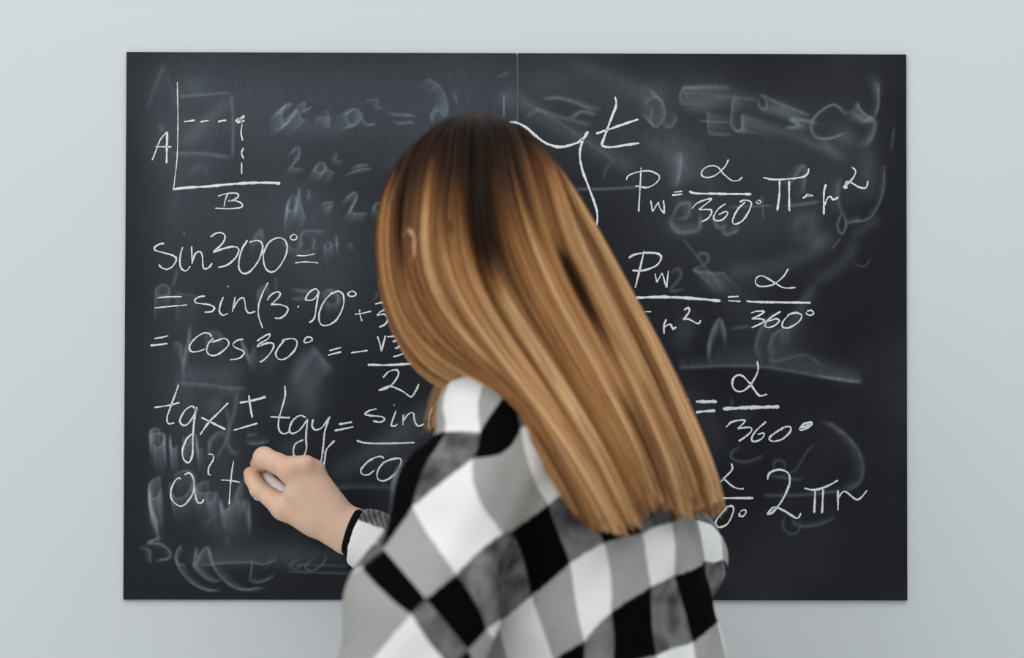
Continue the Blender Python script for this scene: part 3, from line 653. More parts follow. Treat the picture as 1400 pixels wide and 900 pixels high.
# ------------------------------------------------------------------ implicit surfaces
def sm(a, b, k):
    h = np.clip(.5 + .5 * (b - a) / k, 0, 1)
    return b * (1 - h) + a * h - k * h * (1 - h)
def cone(a, b, ra, rb):
    a = np.asarray(a, float); b = np.asarray(b, float); ab = b - a; L2 = ab @ ab
    def f(p):
        t = np.clip(((p - a) @ ab) / L2, 0, 1)
        return np.linalg.norm(p - a - t[:, None] * ab, axis=1) - (ra + (rb - ra) * t)
    return f
def ell(c, r, R=None):
    c = np.asarray(c, float); r = np.asarray(r, float)
    def f(p):
        q = p - c
        if R is not None: q = q @ R
        k0 = np.linalg.norm(q / r, axis=1); k1 = np.linalg.norm(q / r ** 2, axis=1) + 1e-9
        return k0 * (k0 - 1) / k1
    return f
def smooth_union(fs, k):
    def f(p):
        d = fs[0](p)
        for g_ in fs[1:]: d = sm(d, g_(p), k)
        return d
    return f

def axis_grid(lo, hi, h, fine=None):
    if fine is None: return np.arange(lo, hi + h, h)
    a, b, hf = fine; out = [lo]
    while out[-1] < hi:
        x = out[-1]
        d = 0 if a <= x <= b else min(abs(x - a), abs(x - b))
        out.append(x + min(h, hf + d * 0.18))
    return np.array(out)

def surface(f, xs, ys, zs, bs=16, project=2):
    """dual contour of f = 0 on a rectilinear grid, quads"""
    n = [len(xs), len(ys), len(zs)]
    nb = [(k - 1 + bs - 1) // bs for k in n]
    pad = [np.concatenate([a, a[-1] + (a[-1] - a[-2]) * np.arange(1, bs + 2)]) for a in (xs, ys, zs)]
    B = np.stack(np.meshgrid(*[np.arange(k) for k in nb], indexing='ij'), -1).reshape(-1, 3) * bs
    lo = np.stack([pad[i][B[:, i]] for i in range(3)], 1); hi = np.stack([pad[i][B[:, i] + bs] for i in range(3)], 1)
    rad = np.linalg.norm(hi - lo, axis=1) / 2
    dc = np.concatenate([f(q) for q in np.array_split((lo + hi) / 2, max(1, len(lo) // 200000))])
    B = B[np.abs(dc) < rad * 1.25 + 0.012]
    S = (4096 * 4096, 4096, 1)
    keys, pos, quads = [], [], []
    r = np.arange(bs + 1)
    corner = [(i, j, k) for i in (0, 1) for j in (0, 1) for k in (0, 1)]
    edges = [(a, b) for a in range(8) for b in range(a + 1, 8) if sum(abs(x - y) for x, y in zip(corner[a], corner[b])) == 1]
    for b in B:
        X, Y, Z = np.meshgrid(pad[0][b[0] + r], pad[1][b[1] + r], pad[2][b[2] + r], indexing='ij')
        pt = np.stack([X, Y, Z], -1)
        d = f(pt.reshape(-1, 3)).reshape(X.shape)
        s = d < 0
        if s.all() or not s.any(): continue
        cs = [s[i:bs + i, j:bs + j, k:bs + k] for i, j, k in corner]
        cnt = sum(c_.astype(np.int8) for c_ in cs)
        act = np.argwhere((cnt > 0) & (cnt < 8))
        if len(act):
            dv = np.stack([d[act[:, 0] + i, act[:, 1] + j, act[:, 2] + k] for i, j, k in corner], 1)
            pv = np.stack([pt[act[:, 0] + i, act[:, 1] + j, act[:, 2] + k] for i, j, k in corner], 1)
            acc = np.zeros((len(act), 3)); w = np.zeros(len(act))
            for a_, b_ in edges:
                cr_ = (dv[:, a_] < 0) != (dv[:, b_] < 0)
                t = np.where(cr_, dv[:, a_] / (dv[:, a_] - dv[:, b_] + 1e-30), 0)
                acc += np.where(cr_[:, None], pv[:, a_] + t[:, None] * (pv[:, b_] - pv[:, a_]), 0); w += cr_
            keys.append((act + b) @ np.array(S)); pos.append(acc / w[:, None])
        for ax in range(3):
            u, v = (ax + 1) % 3, (ax + 2) % 3
            sl0 = [slice(0, bs)] * 3; sl1 = list(sl0); sl1[ax] = slice(1, bs + 1)
            s0, s1 = s[tuple(sl0)], s[tuple(sl1)]
            e_ = np.argwhere(s0 != s1)
            if not len(e_): continue
            g_ = e_ + b; ins = s0[tuple(e_.T)]
            U = np.zeros(3, int); U[u] = 1; W_ = np.zeros(3, int); W_[v] = 1
            q = np.stack([g_ - U - W_, g_ - W_, g_, g_ - U], 1) @ np.array(S)
            q[~ins] = q[~ins][:, ::-1]
            quads.append(q)
    K = np.concatenate(keys); V = np.concatenate(pos); Q = np.concatenate(quads)
    o = np.argsort(K); K = K[o]; V = V[o]
    idx = np.searchsorted(K, Q); idx = np.clip(idx, 0, len(K) - 1)
    ok = (K[idx] == Q).all(1); idx = idx[ok]
    for _ in range(project):
        h = 3e-4
        d = f(V); g_ = np.stack([f(V + h * np.eye(3)[i]) - d for i in range(3)], 1) / h
        V = V - np.clip(d / np.maximum((g_ ** 2).sum(1), .25), -.004, .004)[:, None] * g_
    return V, idx

def unit(v): v = np.asarray(v, float); return v / np.linalg.norm(v)

# ------------------------------------------------------------------ pose of the person
HC = P(643, 326, -0.36)                                     # head centre
hf = unit([-0.66, 0.74, -0.16])                             # where the face looks
hu = np.array([-0.07, -0.02, 1.0]); hu = unit(hu - hf * (hu @ hf))
hl = np.cross(hu, hf)                                       # her left
def HD(l, f, u): return HC + hl * l + hf * f + hu * u
HR = np.stack([hl, hf, hu], 1)
fx = unit([-0.67, 0.74, 0.0]); rx_ = unit([0.74, 0.67, 0.0])  # body facing, body right

wrist = P(485, 726, -0.060); elbow_r = P(690, 828, -0.105); sh_r = P(905, 775, -0.22)
sh_l = P(642, 705, -0.43); elbow_l = P(548, 960, -0.49); wrist_l = P(470, 1175, -0.40)
neck0 = P(668, 440, -0.37); neck1 = P(705, 600, -0.365)
chest = P(785, 800, -0.325); waist = P(815, 1030, -0.325); hips = P(835, 1260, -0.33)

# right hand: joints (palm towards the board, thumb below, chalk between thumb and first finger)
H_ = lambda px, py, y, r: (P(px, py, y), r)
def chain(js): return [cone(a[0], b[0], a[1], b[1]) for a, b in zip(js[:-1], js[1:])]
palm = smooth_union([
    cone(P(490, 717, -.060), P(478, 719, -.060), .0135, .0135), cone(P(484, 737, -.060), P(474, 736, -.060), .0135, .0135),
    cone(P(474, 734, -.060), P(399, 644, -.062), .0145, .0128), cone(P(478, 726, -.062), P(417, 643, -.063), .0140, .0122),
    cone(P(480, 722, -.058), P(429, 648, -.056), .0130, .0112), cone(P(481, 720, -.052), P(435, 659, -.045), .0122, .0098),
    cone(P(468, 735, -.056), P(428, 708, -.052), .0150, .0170), cone(P(430, 712, -.052), P(388, 692, -.048), .0165, .0140),
    cone(P(415, 690, -.045), P(430, 680, -.042), .0180, .0180), cone(P(458, 722, -.058), P(408, 676, -.058), .0165, .0150),
    ell(P(402, 637, -.068), (.010,) * 3), ell(P(419, 634, -.069), (.0085,) * 3), ell(P(432, 640, -.061), (.0078,) * 3)], .007)
fingers_r = [
    chain([H_(395, 643, -.061, .0124), H_(379, 634, -.058, .0106), H_(361, 626, -.050, .0110), H_(355, 635, -.026, .0090), H_(360, 645, -.014, .0076)]),
    chain([H_(417, 643, -.062, .0120), H_(388, 638, -.030, .0102), H_(396, 657, -.014, .0088), H_(405, 668, -.020, .0078)]),
    chain([H_(429, 648, -.055, .0110), H_(408, 645, -.024, .0096), H_(413, 664, -.013, .0084), H_(422, 673, -.019, .0074)]),
    chain([H_(435, 659, -.044, .0096), H_(424, 656, -.019, .0084), H_(428, 671, -.012, .0074), H_(436, 679, -.017, .0066)]),
    chain([H_(388, 694, -.048, .0132), H_(371, 681, -.044, .0100), H_(354, 669, -.040, .0094), H_(346, 655, -.034, .0084), H_(342, 648, -.030, .0072)]),
]
fing_r = [smooth_union(c_, .004) for c_ in fingers_r]
forearm_r = smooth_union([cone(P(488, 717, -.060), elbow_r + [0, 0, -.004], .0135, .024), cone(P(482, 737, -.060), elbow_r - [0, 0, .02], .0135, .024)], .012)
def hand_r(p):
    base = sm(palm(p), forearm_r(p), .012)
    d = base
    for q in fing_r: d = np.minimum(d, sm(base, q(p), .006))
    return d
# left hand hanging, lightly curled
dl = unit(wrist_l - elbow_l); nl = unit(np.cross(dl, rx_)); tl = np.cross(nl, dl)
def LH(a, b, c_): return wrist_l + dl * a + tl * b + nl * c_
palm_l = smooth_union([cone(LH(.0, b * .6, 0), LH(.085, b, 0), .013, .011) for b in (-.032, -.011, .011, .032)] + [cone(LH(.02, .02, .004), LH(.05, .045, .012), .015, .013)], .012)
fing_l = []
for b, L in ((-.032, .062), (-.011, .076), (.011, .082), (.032, .074)):
    fing_l.append(smooth_union(chain([(LH(.085, b, 0), .0098), (LH(.085 + L * .45, b * 1.1, .008), .0088), (LH(.085 + L * .75, b * 1.1, .022), .0078), (LH(.085 + L * .93, b * 1.05, .036), .0068)]), .004))
fing_l.append(smooth_union(chain([(LH(.05, .045, .012), .0125), (LH(.082, .058, .024), .0095), (LH(.105, .060, .034), .0075)]), .004))
def hand_l(p):
    d = palm_l(p)
    base = d
    for q in fing_l: d = np.minimum(d, sm(base, q(p), .006))
    return d
# head
cran = ell(HD(0, -.010, .014), (.0655, .080, .0765), HR)
jaw = ell(HD(0, .026, -.042), (.052, .055, .072), HR)
headf = smooth_union([cran, jaw, cone(HD(-.024, .044, -.083), HD(.024, .044, -.083), .017, .017), ell(HD(0, .066, -.096), (.020, .017, .016), HR)], .025)
nose = smooth_union([cone(HD(0, .078, .012), HD(0, .099, -.027), .006, .0095), ell(HD(.010, .087, -.030), (.008, .009, .007), HR), ell(HD(-.010, .087, -.030), (.008, .009, .007), HR)], .006)
brow = smooth_union([cone(HD(.043, .064, .021), HD(.012, .079, .020), .007, .008), cone(HD(-.043, .064, .021), HD(-.012, .079, .020), .007, .008)], .01)
lips = smooth_union([cone(HD(-.019, .073, -.064), HD(.019, .073, -.064), .005, .005), cone(HD(-.009, .079, -.061), HD(.009, .079, -.061), .005, .005), cone(HD(-.011, .077, -.071), HD(.011, .077, -.071), .006, .006)], .006)
EYES = [HD(s * .030, .058, .002) for s in (-1, 1)]
def ear(s):
    o_ = ell(HD(s * .0834, -.019, -.010), (.0088, .014, .022), HR); lobe = ell(HD(s * .0788, -.014, -.029), (.007, .008, .010), HR)
    hole = ell(HD(s * .0918, -.017, -.008), (.006, .008, .013), HR)
    return lambda p: np.maximum(sm(o_(p), lobe(p), .008), -hole(p))
ears = [ear(1), ear(-1)]
def head(p):
    d = sm(headf(p), nose(p), .010); d = sm(d, brow(p), .012); d = sm(d, lips(p), .006)
    for e_ in EYES:
        d = sm(d, np.linalg.norm(p - e_, axis=1) - .0142, .008)
        d = np.maximum(d, -ell(e_ + hf * .012, (.0125, .0075, .0046), HR)(p))
    for q in ears: d = sm(d, q(p), .006)
    return d
neck = cone(neck0, neck1, .046, .050)
torso = smooth_union([cone(neck1, chest, .046, .068), cone(chest - rx_ * .02, waist - rx_ * .03, .062, .066), cone(chest + rx_ * .02, waist + rx_ * .03, .062, .066),
                      cone(waist - rx_ * .03, hips - rx_ * .055, .070, .098), cone(waist + rx_ * .03, hips + rx_ * .055, .070, .098),
                      cone(neck1, sh_l, .036, .036), cone(neck1, sh_r, .036, .040)], .03)
def leg(s):
    hp = hips + rx_ * s * .085 - np.array([0, 0, .03])
    kn = np.array([hp[0] + rx_[0] * s * .02, hp[1] + .03, .47]); an = np.array([kn[0] + rx_[0] * s * .02 + .02, kn[1] - .03, .085])
    ft = an + fx * .13 - np.array([0, 0, .050])
    return hp, kn, an, ft
LEGS = [leg(-1), leg(1)]
legs = []
for hp, kn, an, ft in LEGS:
    legs += [cone(hp, kn, .080, .052), cone(kn + [0, 0, .02], kn * .65 + an * .35 - fx * .012, .050, .050), cone(kn * .65 + an * .35 - fx * .012, an, .048, .034), cone(an - [0, 0, .03], ft, .034, .026)]
legs_f = [smooth_union(legs[:4], .03), smooth_union(legs[4:], .03)]
arm_l = smooth_union([cone(sh_l, elbow_l, .036, .034), cone(elbow_l, wrist_l, .036, .024)], .02)
arm_r = cone(sh_r, elbow_r, .040, .034)
hand_c, hand_rad = P(420, 690, -.05), .16
def body_f(p):
    d = torso(p)
    d = sm(d, neck(p), .025); d = sm(d, head(p), .02)
    d = sm(d, arm_l(p), .025); d = sm(d, arm_r(p), .02)
    for q in legs_f: d = sm(d, q(p), .03)
    far = np.linalg.norm(p - wrist, axis=1)
    d = sm(d, hand_r(p), .012)
    d = sm(d, hand_l(p), .008)
    return d

person = bpy.data.objects.new('person', None); COL.objects.link(person)
person.location = (float(hips[0]), float(hips[1]), 0)
person['label'] = 'person with long blonde hair and checked sweater writing on the board'
person['category'] = 'person'
bpy.context.view_layer.update()

h0, h1 = P(325, 600, -.05), P(500, 765, -.05)
gx = axis_grid(-.36, .46, .0055, (h0[0], h1[0], .0013))
gy = axis_grid(-.66, .02, .0055, (-.09, .0, .0013))
gz = axis_grid(-.02, 1.68, .0055, (h1[2], h0[2], .0013))
BV, BF = surface(body_f, gx, gy, gz)
flush = np.zeros(len(BV))
for pt_, rr_, a_ in ((P(338, 643, -.03), .012, 1.0), (P(358, 640, -.025), .011, .7), (P(393, 633, -.07), .013, .45), (P(420, 628, -.07), .012, .35), (P(380, 668, -.045), .012, .5), (P(358, 615, -.05), .010, .25)):
    flush = np.maximum(flush, a_ * np.exp(-(np.linalg.norm(BV - pt_, axis=1) / rr_) ** 2))
for e_ in (1, -1):
    flush = np.maximum(flush, .6 * np.exp(-(np.linalg.norm(BV - HD(e_ * .085, -.012, -.005), axis=1) / .03) ** 2))
flush = np.maximum(flush, .8 * np.exp(-(np.linalg.norm((BV - HD(0, .079, -.066)) @ HR / np.array([.022, .014, .009]), axis=1)) ** 2))
body = link_mesh('body', BV, BF, skin_m, person, attrs={'flush': flush})
for e_ in EYES:
    bm = bmesh.new(); bmesh.ops.create_uvsphere(bm, u_segments=20, v_segments=12, radius=.0125)
    rot = Matrix(np.stack([hl, hu, hf], 1).tolist()).to_4x4()
    bmesh.ops.transform(bm, matrix=Matrix.Translation(Vector(e_ + hf * .001)) @ rot, verts=bm.verts)
    me = bpy.data.meshes.new('eye'); 
    for f_ in bm.faces:
        f_.smooth = True
        f_.material_index = 1 if (f_.calc_center_median() - Vector(e_)).normalized() @ Vector(hf) > .9 else 0
    bm.to_mesh(me); bm.free(); me.materials.append(eye_m.m); me.materials.append(iris_m.m)
    o = bpy.data.objects.new('eye', me); COL.objects.link(o); adopt(o, person)

# ------------------------------------------------------------------ sweater
sw_parts = [
    cone(P(700, 590, -.385), P(775, 760, -.335), .062, .108),
    cone(P(775, 760, -.335), P(800, 1010, -.330), .108, .118),
    cone(P(840, 800, -.300), P(850, 1010, -.310), .085, .110),
    cone(P(690, 575, -.400), P(630, 682, -.440), .038, .052),
    cone(P(680, 562, -.400), P(662, 572, -.400), .032, .032),
    cone(P(800, 700, -.340), P(910, 765, -.235), .070, .046),
    cone(P(912, 772, -.235), P(902, 850, -.200), .052, .043),
    cone(P(626, 700, -.445), P(569, 850, -.485), .053, .059),
    cone(P(569, 850, -.485), P(552, 985, -.490), .059, .058),
    cone(P(548, 985, -.490), P(490, 1130, -.425), .058, .040),
]
sw_base = smooth_union(sw_parts, .030)
def folds(p):
    a = p @ np.array([38., 12., 52.]) + 1.7 * np.sin(p @ np.array([21., 9., -17.]))
    b = p @ np.array([-46., 20., 30.]) + 1.3 * np.sin(p @ np.array([13., 30., 22.]))
    return .0022 * np.sin(a) + .0018 * np.sin(b) + .0009 * np.sin(p @ np.array([120., 60., -90.]))
hem_z = waist[2] - .10
def sweater_f(p):
    d = sw_base(p) + folds(p)
    d = np.maximum(d, hem_z - p[:, 2])
    d = np.maximum(d, (p - wrist_l) @ dl + .015)
    return d
sx = np.arange(-.34, .40, .0042)
SV, SF = surface(sweater_f, sx, np.arange(-.62, -.06, .0042), np.arange(hem_z - .30, 1.36, .0042), project=1)

def front_hit(px, py, f=sweater_f):
    """nearest point of the surface in a direction"""
    lo = P(px, py, -.75); hi_ = P(px, py, -.10)
    t = np.linspace(0, 1, 500)[:, None]; q = lo + (hi_ - lo) * t
    d = f(q); k = int(np.argmax(d < 0)) if (d < 0).any() else int(np.argmin(d))
    return q[k]
# where the corners of the woven checks lie on the garment
CHK = [(564,693,0,0),(648,627,1,0),(697,729,1,1),(623,786,0,1),(712,585,2,0),(751,690,2,1),(776,671,3,1),(780,770,2,2),(726,815,1,2),
       (665,862,0,2),(587,816,-.92,1),(640,889,-.92,2),(524,750,-.92,0),(826,743,3,2),(799,878,2,3),(757,903,1,3),(835,838,3,3),(879,730,4,2),(891,802,4,3),
       (921,787,5,3),(919,715,5,2),(964,767,6,3),(954,712,6,2),(988,765,7,3),(985,733,7,2),(837,912,3,4),(898,897,4,4),(948,879,5,4),
       (608,590,0,-1),(657,592,1,-1),(678,558,1.5,-1),(714,515,2,-1),(583,596,-1,-1),(605,560,0,-1.5),(612,515,0,-2.1),(690,500,1,-2.1),(700,935,0,3)]
def tps(pts, val, lam=1e-4):
    n = len(pts); r = np.linalg.norm(pts[:, None] - pts[None], axis=2)
    A = np.zeros((n + 4, n + 4)); A[:n, :n] = r + lam * np.eye(n)
    Q = np.hstack([np.ones((n, 1)), pts]); A[:n, n:] = Q; A[n:, :n] = Q.T
    A[n + 1:, n + 1:] -= 1e-3 * np.eye(3)
    s = np.linalg.solve(A, np.vstack([val, np.zeros((4, val.shape[1]))]))
    def f(x):
        out = []
        for q in np.array_split(x, max(1, len(x) // 20000)):
            out.append(np.linalg.norm(q[:, None] - pts[None], axis=2) @ s[:n] + np.hstack([np.ones((len(q), 1)), q]) @ s[n:])
        return np.vstack(out)
    return f
cp = np.array([front_hit(a, b) for a, b, _, _ in CHK]); cv = np.array([[i, j] for *_, i, j in CHK], float)
uv_body = tps(cp, cv)(SV)
CHS = [(496,774,0,0),(524,752,1,0),(585,816,1,1),(562,840,0,1),(640,890,1,2),(614,911,0,2),(470,960,-1,1),(425,830,-1,0),(575,965,-1,2)]
cs_ = np.array([front_hit(a, b) for a, b, _, _ in CHS]); vs_ = np.array([[i, j] for *_, i, j in CHS], float)
uv_sleeve = tps(cs_, vs_)(SV)[:, ::-1] + 1.0
# split at the dropped shoulder seam: plane through the seam and the shoulder's depth
s0, s1 = front_hit(524, 751), front_hit(640, 889)
nrm = unit(np.cross(unit(s1 - s0), np.array([-.05, 1.0, -.10])))
if nrm @ (elbow_l - s0) < 0: nrm = -nrm
def split(V, Fq, uvb, uvs):
    out = []
    for keep, uv, in (('body', uvb), ('sleeve', uvs)):
        me = bpy.data.meshes.new('tmp')
        me.vertices.add(len(V)); me.vertices.foreach_set('co', V.astype(np.float32).ravel())
        k = len(Fq)
        me.loops.add(k * 4); me.loops.foreach_set('vertex_index', Fq.astype(np.int32).ravel())
        me.polygons.add(k); me.polygons.foreach_set('loop_start', np.arange(0, 4 * k, 4, dtype=np.int32))
        me.update(calc_edges=True)
        lay = me.uv_layers.new(name='check'); lay.data.foreach_set('uv', uv.astype(np.float32)[Fq.ravel()].ravel())
        bm = bmesh.new(); bm.from_mesh(me)
        bmesh.ops.bisect_plane(bm, geom=bm.verts[:] + bm.edges[:] + bm.faces[:], plane_co=Vector(s0), plane_no=Vector(nrm),
                               clear_outer=(keep == 'body'), clear_inner=(keep == 'sleeve'))
        for f_ in bm.faces: f_.smooth = True
        bm.to_mesh(me); bm.free()
        out.append(me)
    return out
me_b, me_s = split(SV, SF, uv_body, uv_sleeve)
me_b.materials.append(fabric_m.m); me_s.materials.append(fabric_m.m)
sweater = bpy.data.objects.new('sweater', me_b); COL.objects.link(sweater); adopt(sweater, person)
sweater['label'] = 'black, white and grey checked wool sweater'
sleeve_l = bpy.data.objects.new('sleeve', me_s); COL.objects.link(sleeve_l)
bpy.context.view_layer.update()
adopt(sleeve_l, sweater)

# right sleeve, reaching along the board, with its black cuff
ca = P(484, 728, -.060)                                     # cuff centre
ad = unit(P(541, 748, -.068) - ca)
slv = smooth_union([cone(P(507, 738, -.062), P(600, 790, -.085), .0330, .041), cone(P(600, 790, -.085), elbow_r, .040, .052), cone(elbow_r, sh_r, .052, .060)], .02)
cut_c = P(484, 728, -.060)
def sleeve_r_f(p):
    d = slv(p) + .4 * folds(p)
    return np.maximum(d, -((p - cut_c) @ ad - .0045))
RV, RF = surface(sleeve_r_f, np.arange(-.26, .30, .003), np.arange(-.34, .0, .003), np.arange(1.02, 1.28, .003), project=1)
q = RV - cut_c
ta = np.cross(ad, np.array([0, 1., 0])); ta = ta if ta[2] > 0 else -ta
uvr = np.stack([.3 + (q @ ad) / .12, (.0154 - q @ ta) / .07], 1)
slr = link_mesh('sleeve', RV, RF, fabric_m, None, uv=uvr); adopt(slr, sweater)

def ring_band(c_, ax, half, ru, rv, thick, u, v, name, mat, parent, ns=72, rib=0):
    V, Fq = [], []
    prof = [(-half, 0), (-half * .9, thick * .8), (-half * .4, thick), (half * .4, thick), (half * .9, thick * .8), (half, 0), (half * .8, -thick * .6), (-half * .8, -thick * .6)]
    m = len(prof)
    for i in range(ns):
        a = 2 * math.pi * i / ns
        for (t, r) in prof:
            rr = r + (rib * math.cos(36 * a) if r > 0 else 0)
            V.append(c_ + ax * t + u * math.cos(a) * (ru + rr) + v * math.sin(a) * (rv + rr))
    for i in range(ns):
        for j in range(m):
            Fq.append((i * m + j, i * m + (j + 1) % m, ((i + 1) % ns) * m + (j + 1) % m, ((i + 1) % ns) * m + j))
    return link_mesh(name, V, np.array(Fq), mat, parent)
cu = unit(np.cross(ad, np.array([0, 1., 0]))); cw = np.cross(ad, cu)
ring_band(ca, ad, .0045, .0225, .0205, .0030, cu, cw, 'cuff', cuff_m, sweater, rib=.0002)
ring_band(wrist_l - dl * .020, dl, .012, .036, .036, .003, tl, nl, 'cuff', cuff_m, sweater, rib=.0005)

# trousers and shoes
def trousers_f(p):
    d = smooth_union([cone(waist - rx_ * .03, hips - rx_ * .055, .090, .113), cone(waist + rx_ * .03, hips + rx_ * .055, .090, .113)], .05)(p)
    for hp, kn, an, ft in LEGS:
        d = sm(d, smooth_union([cone(hp, kn, .089, .064), cone(kn, an, .064, .058)], .03)(p), .03)
    d = np.maximum(d, p[:, 2] - (waist[2] - .04))
    return np.maximum(d, .075 - p[:, 2])
TV, TF = surface(trousers_f, np.arange(-.25, .45, .008), np.arange(-.65, .0, .008), np.arange(.03, 1.05, .008), project=1)
link_mesh('trousers', TV, TF, denim_m, person)
for hp, kn, an, ft in LEGS:
    toe = ft + fx * .035; heel = an - fx * .035
    toe[2] = .036; heel[2] = .040
    def shoe_f(p, toe=toe, heel=heel, an=an):
        d = smooth_union([cone(heel, toe, .040, .036), cone(an - [0, 0, .02], an + [0, 0, .02], .042, .042), cone(an - [0, 0, .02], toe * .6 + an * .4 - [0, 0, .02], .040, .034)], .025)(p)
        return np.maximum(d, .022 - p[:, 2])
    c_ = (toe + heel) / 2
    SV2, SF2 = surface(shoe_f, np.arange(c_[0] - .2, c_[0] + .2, .006), np.arange(c_[1] - .2, c_[1] + .2, .006), np.arange(-.01, .18, .006), project=1)
    sh = link_mesh('shoe', SV2, SF2, shoe_m, person)
    def sole_f(p, toe=toe, heel=heel):
        a = toe.copy(); b = heel.copy(); a[2] = b[2] = .012
        return np.maximum(np.maximum(cone(b, a, .044, .040)(p), p[:, 2] - .024), .0005 - p[:, 2])
    SV3, SF3 = surface(sole_f, np.arange(c_[0] - .2, c_[0] + .2, .005), np.arange(c_[1] - .2, c_[1] + .2, .005), np.arange(-.01, .04, .003), project=1)
    so = link_mesh('sole', SV3, SF3, sole_m, None); bpy.context.view_layer.update(); adopt(so, sh)

# ------------------------------------------------------------------ hair
GUIDES = [   # root to tip; first the side seen from behind, left to right, then round the far side
    [(592,174,-.34),(547,228,-.315),(524,300,-.31),(523,380,-.31),(541,450,-.315),(574,508,-.33),(614,530,-.355),(660,548,-.385),(705,578,-.415),(745,632,-.435),(776,682,-.450)],
    [(600,170,-.36),(548,225,-.345),(524,290,-.34),(520,350,-.34),(529,410,-.34),(556,474,-.345),(596,517,-.36),(645,532,-.40),(700,562,-.435),(737,612,-.455),(770,670,-.465),(792,712,-.47)],
    [(615,162,-.36),(567,230,-.40),(547,300,-.41),(546,360,-.412),(562,420,-.415),(602,475,-.425),(660,512,-.445),(720,560,-.46),(760,630,-.475),(795,690,-.485),(812,733,-.485)],
    [(633,157,-.36),(606,230,-.435),(592,310,-.455),(602,380,-.455),(642,450,-.455),(700,520,-.46),(755,590,-.475),(800,660,-.485),(842,738,-.485)],
    [(650,155,-.36),(646,230,-.45),(648,310,-.468),(668,390,-.468),(712,465,-.465),(765,545,-.47),(815,630,-.475),(868,735,-.475)],
    [(665,156,-.36),(690,230,-.44),(712,310,-.455),(742,390,-.455),(787,470,-.455),(832,550,-.46),(872,630,-.46),(903,708,-.455)],
    [(680,159,-.36),(732,220,-.41),(770,300,-.42),(805,380,-.42),(848,470,-.42),(888,560,-.42),(922,640,-.415),(943,712,-.41)],
    [(690,163,-.355),(754,220,-.36),(808,310,-.36),(853,390,-.36),(901,480,-.36),(942,570,-.36),(975,650,-.36),(987,703,-.36)],
    [(692,166,-.33),(745,220,-.29),(795,305,-.285),(832,390,-.29),(878,480,-.30),(920,570,-.31),(952,660,-.32),(965,712,-.325)],
    [(685,166,-.31),(725,220,-.25),(765,310,-.24),(785,400,-.245),(805,500,-.262),(835,600,-.28),(858,690,-.29)],
]
def resample(p, n):
    q = catmull(np.array([P(*a) for a in p]), .002)
    L = np.concatenate([[0], np.cumsum(np.linalg.norm(np.diff(q, axis=0), axis=1))])
    s = np.linspace(0, L[-1], n)
    return np.stack([np.interp(s, L, q[:, k]) for k in range(3)], 1)
NT = 28
GR = [resample(gd, NT) for gd in GUIDES]
# front lock on the far side of the face, hanging straight down
lock = [HD(-.01, .02, .104), HD(-.050, .055, .080), HD(-.078, .055, .03), HD(-.084, .045, -.04), P(660, 460, -.27), P(622, 525, -.275), P(600, 590, -.28)]
def skull_cap(p): return ell(HD(0, -.011, .015), (.0690, .0830, .0795), HR)(p)
GRID = np.array(GR)                                        # guides x NT x 3
for _ in range(4):                                         # lie on the head, never inside it
    q = GRID.reshape(-1, 3); d = skull_cap(q) - .012
    g3 = np.stack([skull_cap(q + 3e-4 * np.eye(3)[i]) - skull_cap(q) for i in range(3)], 1); g3 /= np.linalg.norm(g3, axis=1)[:, None] + 1e-9
    GRID = (q - np.minimum(d, 0)[:, None] * g3).reshape(GRID.shape)
for _ in range(2): GRID[:, 1:-1] = .25 * GRID[:, :-2] + .5 * GRID[:, 1:-1] + .25 * GRID[:, 2:]
SP = np.linspace(0, 1, len(GRID))
def hair_at(s):
    """interpolated guide for every s in 0..1 -> (n, NT, 3), smooth across guides"""
    s = np.clip(np.asarray(s), 0, 1) * (len(GRID) - 1)
    i = np.clip(np.floor(s).astype(int), 0, len(GRID) - 2); t = (s - i)[:, None, None]
    g_ = lambda k: GRID[np.clip(k, 0, len(GRID) - 1)]
    p0, p1, p2, p3 = g_(i - 1), g_(i), g_(i + 1), g_(i + 2)
    return .5 * (2 * p1 + (p2 - p0) * t + (2 * p0 - 5 * p1 + 4 * p2 - p3) * t ** 2 + (3 * p1 - p0 - 3 * p2 + p3) * t ** 3)
core = np.array([HC + (neck1 - HC) * t for t in np.linspace(0, 1, 40)])
core = np.vstack([core, [neck1 + (P(830, 720, -.33) - neck1) * t for t in np.linspace(0, 1, 30)]])
def inward(p):
    sh = p.shape; q = p.reshape(-1, 3)
    k = np.argmin(((q[:, None] - core[None]) ** 2).sum(2), axis=1)
    d = core[k] - q
    return (d / (np.linalg.norm(d, axis=1)[:, None] + 1e-9)).reshape(sh)
ns = 5200
T = np.linspace(0, 1, NT)
def smooth1(x, seed, freq):
    r = np.random.default_rng(seed); k = r.random(int(freq) + 3)
    u = np.clip(x, 0, 1) * freq; i = np.floor(u).astype(int); t = u - i; t = t * t * (3 - 2 * t)
    return k[i] * (1 - t) + k[i + 1] * t
